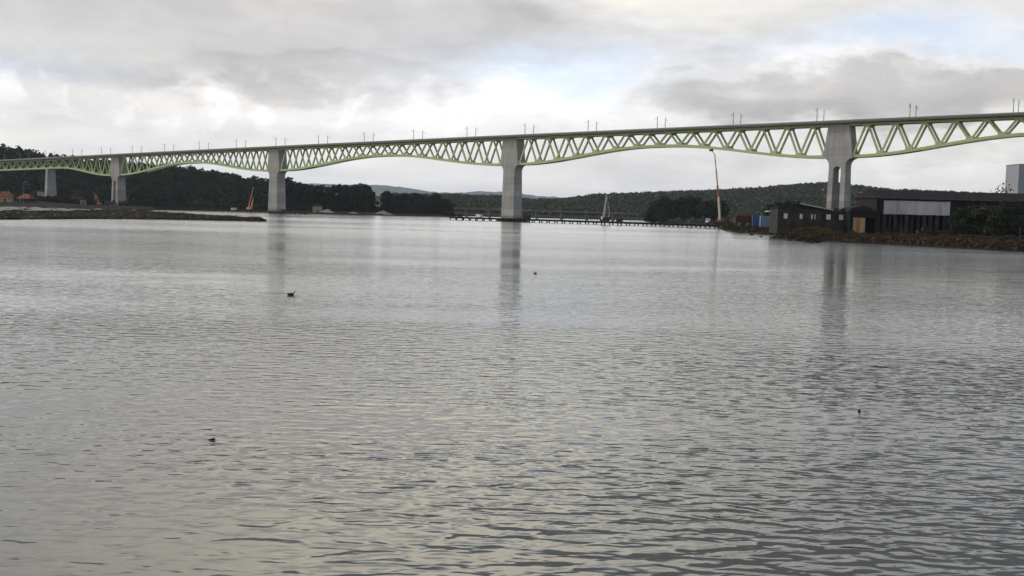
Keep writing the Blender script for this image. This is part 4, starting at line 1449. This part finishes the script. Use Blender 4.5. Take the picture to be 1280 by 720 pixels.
# low winter scrub in front of the sheds (reads as one tangle)
g = np.random.default_rng(77)
pts, hts = [], []
for k in range(520):
    px = g.uniform(903, 1068) if k < 330 else g.uniform(1068, 1400)
    s_ = float(np.interp(px, SH[:, 0], SH[:, 1]))
    y = s_ + 6 + (g.uniform(0, 1) ** 1.3) * np.interp(px, [903, 970, 1060, 1100, 1400], [70, 70, 62, 60, 60])
    x = y * (px - 640) / FPX
    pts.append((x, y, land_h(x, y) - .2))
    hts.append(g.uniform(.8, 2.6) * (1.2 if 975 < px < 1035 else .75))
tag(canopy('bank_scrub', pts, hts, 0.75, 110, 0.22, M['leaf_brown'], 24), 'tangled brown winter scrub on the right bank below the sheds', 'scrub')

# scrap and driftwood strewn along the right bank (uncountable)
g = np.random.default_rng(31)
mb = MB()
mb2 = MB()
for k in range(1100):
    px = g.uniform(905, 1400)
    y = float(np.interp(px, SH[:, 0], SH[:, 1])) + 3 + g.gamma(1.6, 11)
    x = y * (px - 640) / FPX
    sz = g.gamma(2.0, .35) + .2
    (mb if g.uniform() < .6 else mb2).bar((x - sz, y, land_h(x, y) + g.uniform(0, .3)), (x + sz, y + g.normal() * sz, land_h(x, y) + g.uniform(0, 1.0)), g.uniform(.1, .5), g.uniform(.1, .6))
tag(mb.build('rusty_scrap', M['rust']), 'rusty scrap metal strewn along the right-hand bank', 'scrap')['kind'] = 'stuff'
tag(mb2.build('waste_timber', M['wood']), 'dark waste timber strewn along the right-hand bank', 'timber')['kind'] = 'stuff'

# equipment on the trestle by the middle pier
def crate_like(name, label, cat, t, s, size, m, zt, extra=None):
    o = thing(name, label, cat, put_on(t, s, zt), TH)
    MB().box((0, 0, size[2] / 2), size).build('body', m, o, bevel=.06)
    MB().box((0, 0, size[2] + .09), (size[0] + .2, size[1] + .2, .16)).build('lid', m, o)
    for q in (-.3, .3):
        MB().box((size[0] * q, size[1] / 2 + .05, size[2] / 2), (.14, .08, size[2] * .9)).build('rib', m, o)
    return o


crate_like('site_hut', 'small white site hut on the trestle left of the middle pier', 'hut', 447, S_TR - 1, (4.2, 2.4, 1.8), M['white'], 2.14)
crate_like('equipment_box', 'dark equipment box on the left end of the right trestle', 'box', 430, S_TR - 1, (3.2, 2.0, 1.5), M['dark_steel'], 2.14)
crate_like('equipment_box', 'dark equipment box on the trestle just right of the middle pier', 'box', 487, S_TR - 1, (5.0, 2.2, 2.3), M['dark_steel'], 2.14)
crate_like('equipment_box', 'rusty box right of the cream crane on the trestle', 'box', 558, S_TR - 1, (3.5, 2.2, 1.7), M['rust'], 2.14)
crate_like('equipment_box', 'grey box on the trestle beside the boom lift truck cab', 'box', 606, S_TR - 1, (2.6, 2.0, 2.2), M['grey_post'], 2.14)
crate_like('equipment_box', 'dark box on the left trestle right of the third pier', 'box', 247, S_TR - 1, (3.2, 2.0, 1.5), M['rust'], 1.94)
crate_like('site_hut', 'small pale site hut on the left trestle left of the piling rig', 'hut', 186, S_TR - 1, (5.0, 2.4, 1.7), M['panel_white'], 1.94)

# ------------------------------------------------------------------ birds and floats on the water
M['feather'] = mat('dark_feathers', (0.022, 0.02, 0.017), (0.035, 0.03, 0.022), 9)


def duck(label, px, py, length, rz):
    p = on_plane(px, py, 0)
    o = thing('water_bird', label, 'bird', (p.x, p.y, -.02), rz, 'birds on the river')
    mb = MB()
    s = length / .6
    body = [(-.34, .10, .015), (-.27, .11, .05), (-.16, .085, .10), (-.02, .075, .125), (.1, .08, .11), (.17, .11, .075), (.2, .17, .048), (.215, .23, .042), (.235, .275, .05), (.275, .285, .046), (.31, .275, .024), (.36, .268, .012)]
    mb.tube([(a * s, 0, b * s) for a, b, r in body], [r * s for a, b, r in body], 12)
    mb.build('body', M['feather'], o, smooth=True)
    return o


duck('dark water bird afloat on the open water at left', 364, 369, .62, .3)
duck('dark water bird afloat right of the middle pier reflection', 669, 342, .5, 2.6)
p = on_plane(265, 550, 0)
o = thing('driftwood', 'small dark bit of driftwood floating near the left foreground', 'driftwood', (p.x, p.y, 0), .05)
MB().tube([(-.14, 0, .0), (-.04, .01, .018), (.06, 0, .03), (.1, .01, .025)], [.012, .018, .034, .01], 8).build('stick', M['feather'], o, smooth=True)
MB().tube([(.03, 0, .03), (.05, .02, .07)], [.016, .006], 6).build('twig', M['feather'], o)
p = on_plane(1074, 515, 0)
o = thing('fishing_float', 'tiny black round float on the water at right', 'float', (p.x, p.y, 0))
MB().tube([(0, 0, -.03), (0, 0, -.005), (0, 0, .03), (0, 0, .065), (0, 0, .085)], [.02, .05, .06, .045, .015], 12).build('ball', M['feather'], o, smooth=True)
MB().tube([(0, 0, .08), (0, 0, .12)], [.012, .01], 6).build('eye', M['feather'], o)

# ------------------------------------------------------------------ haze
hz = MB().box((0, 0, (-5 + 330) / 2), (S * 2 + 400, S * 2 + 400, 335)).build('haze', None)
hz['kind'] = 'stuff'
tag(hz, 'thin pale haze lying over the river valley and hills', 'haze')
hm = bpy.data.materials.new('haze')
hm.use_nodes = True
t = NT(hm.node_tree)
vol = t.n('ShaderNodeVolumePrincipled', {'Color': (0.82, 0.9, 0.98, 1), 'Density': 3.3e-5, 'Anisotropy': 0.2})
t.n('ShaderNodeOutputMaterial', {'Volume': vol.outputs[0]})
hz.data.materials.append(hm)
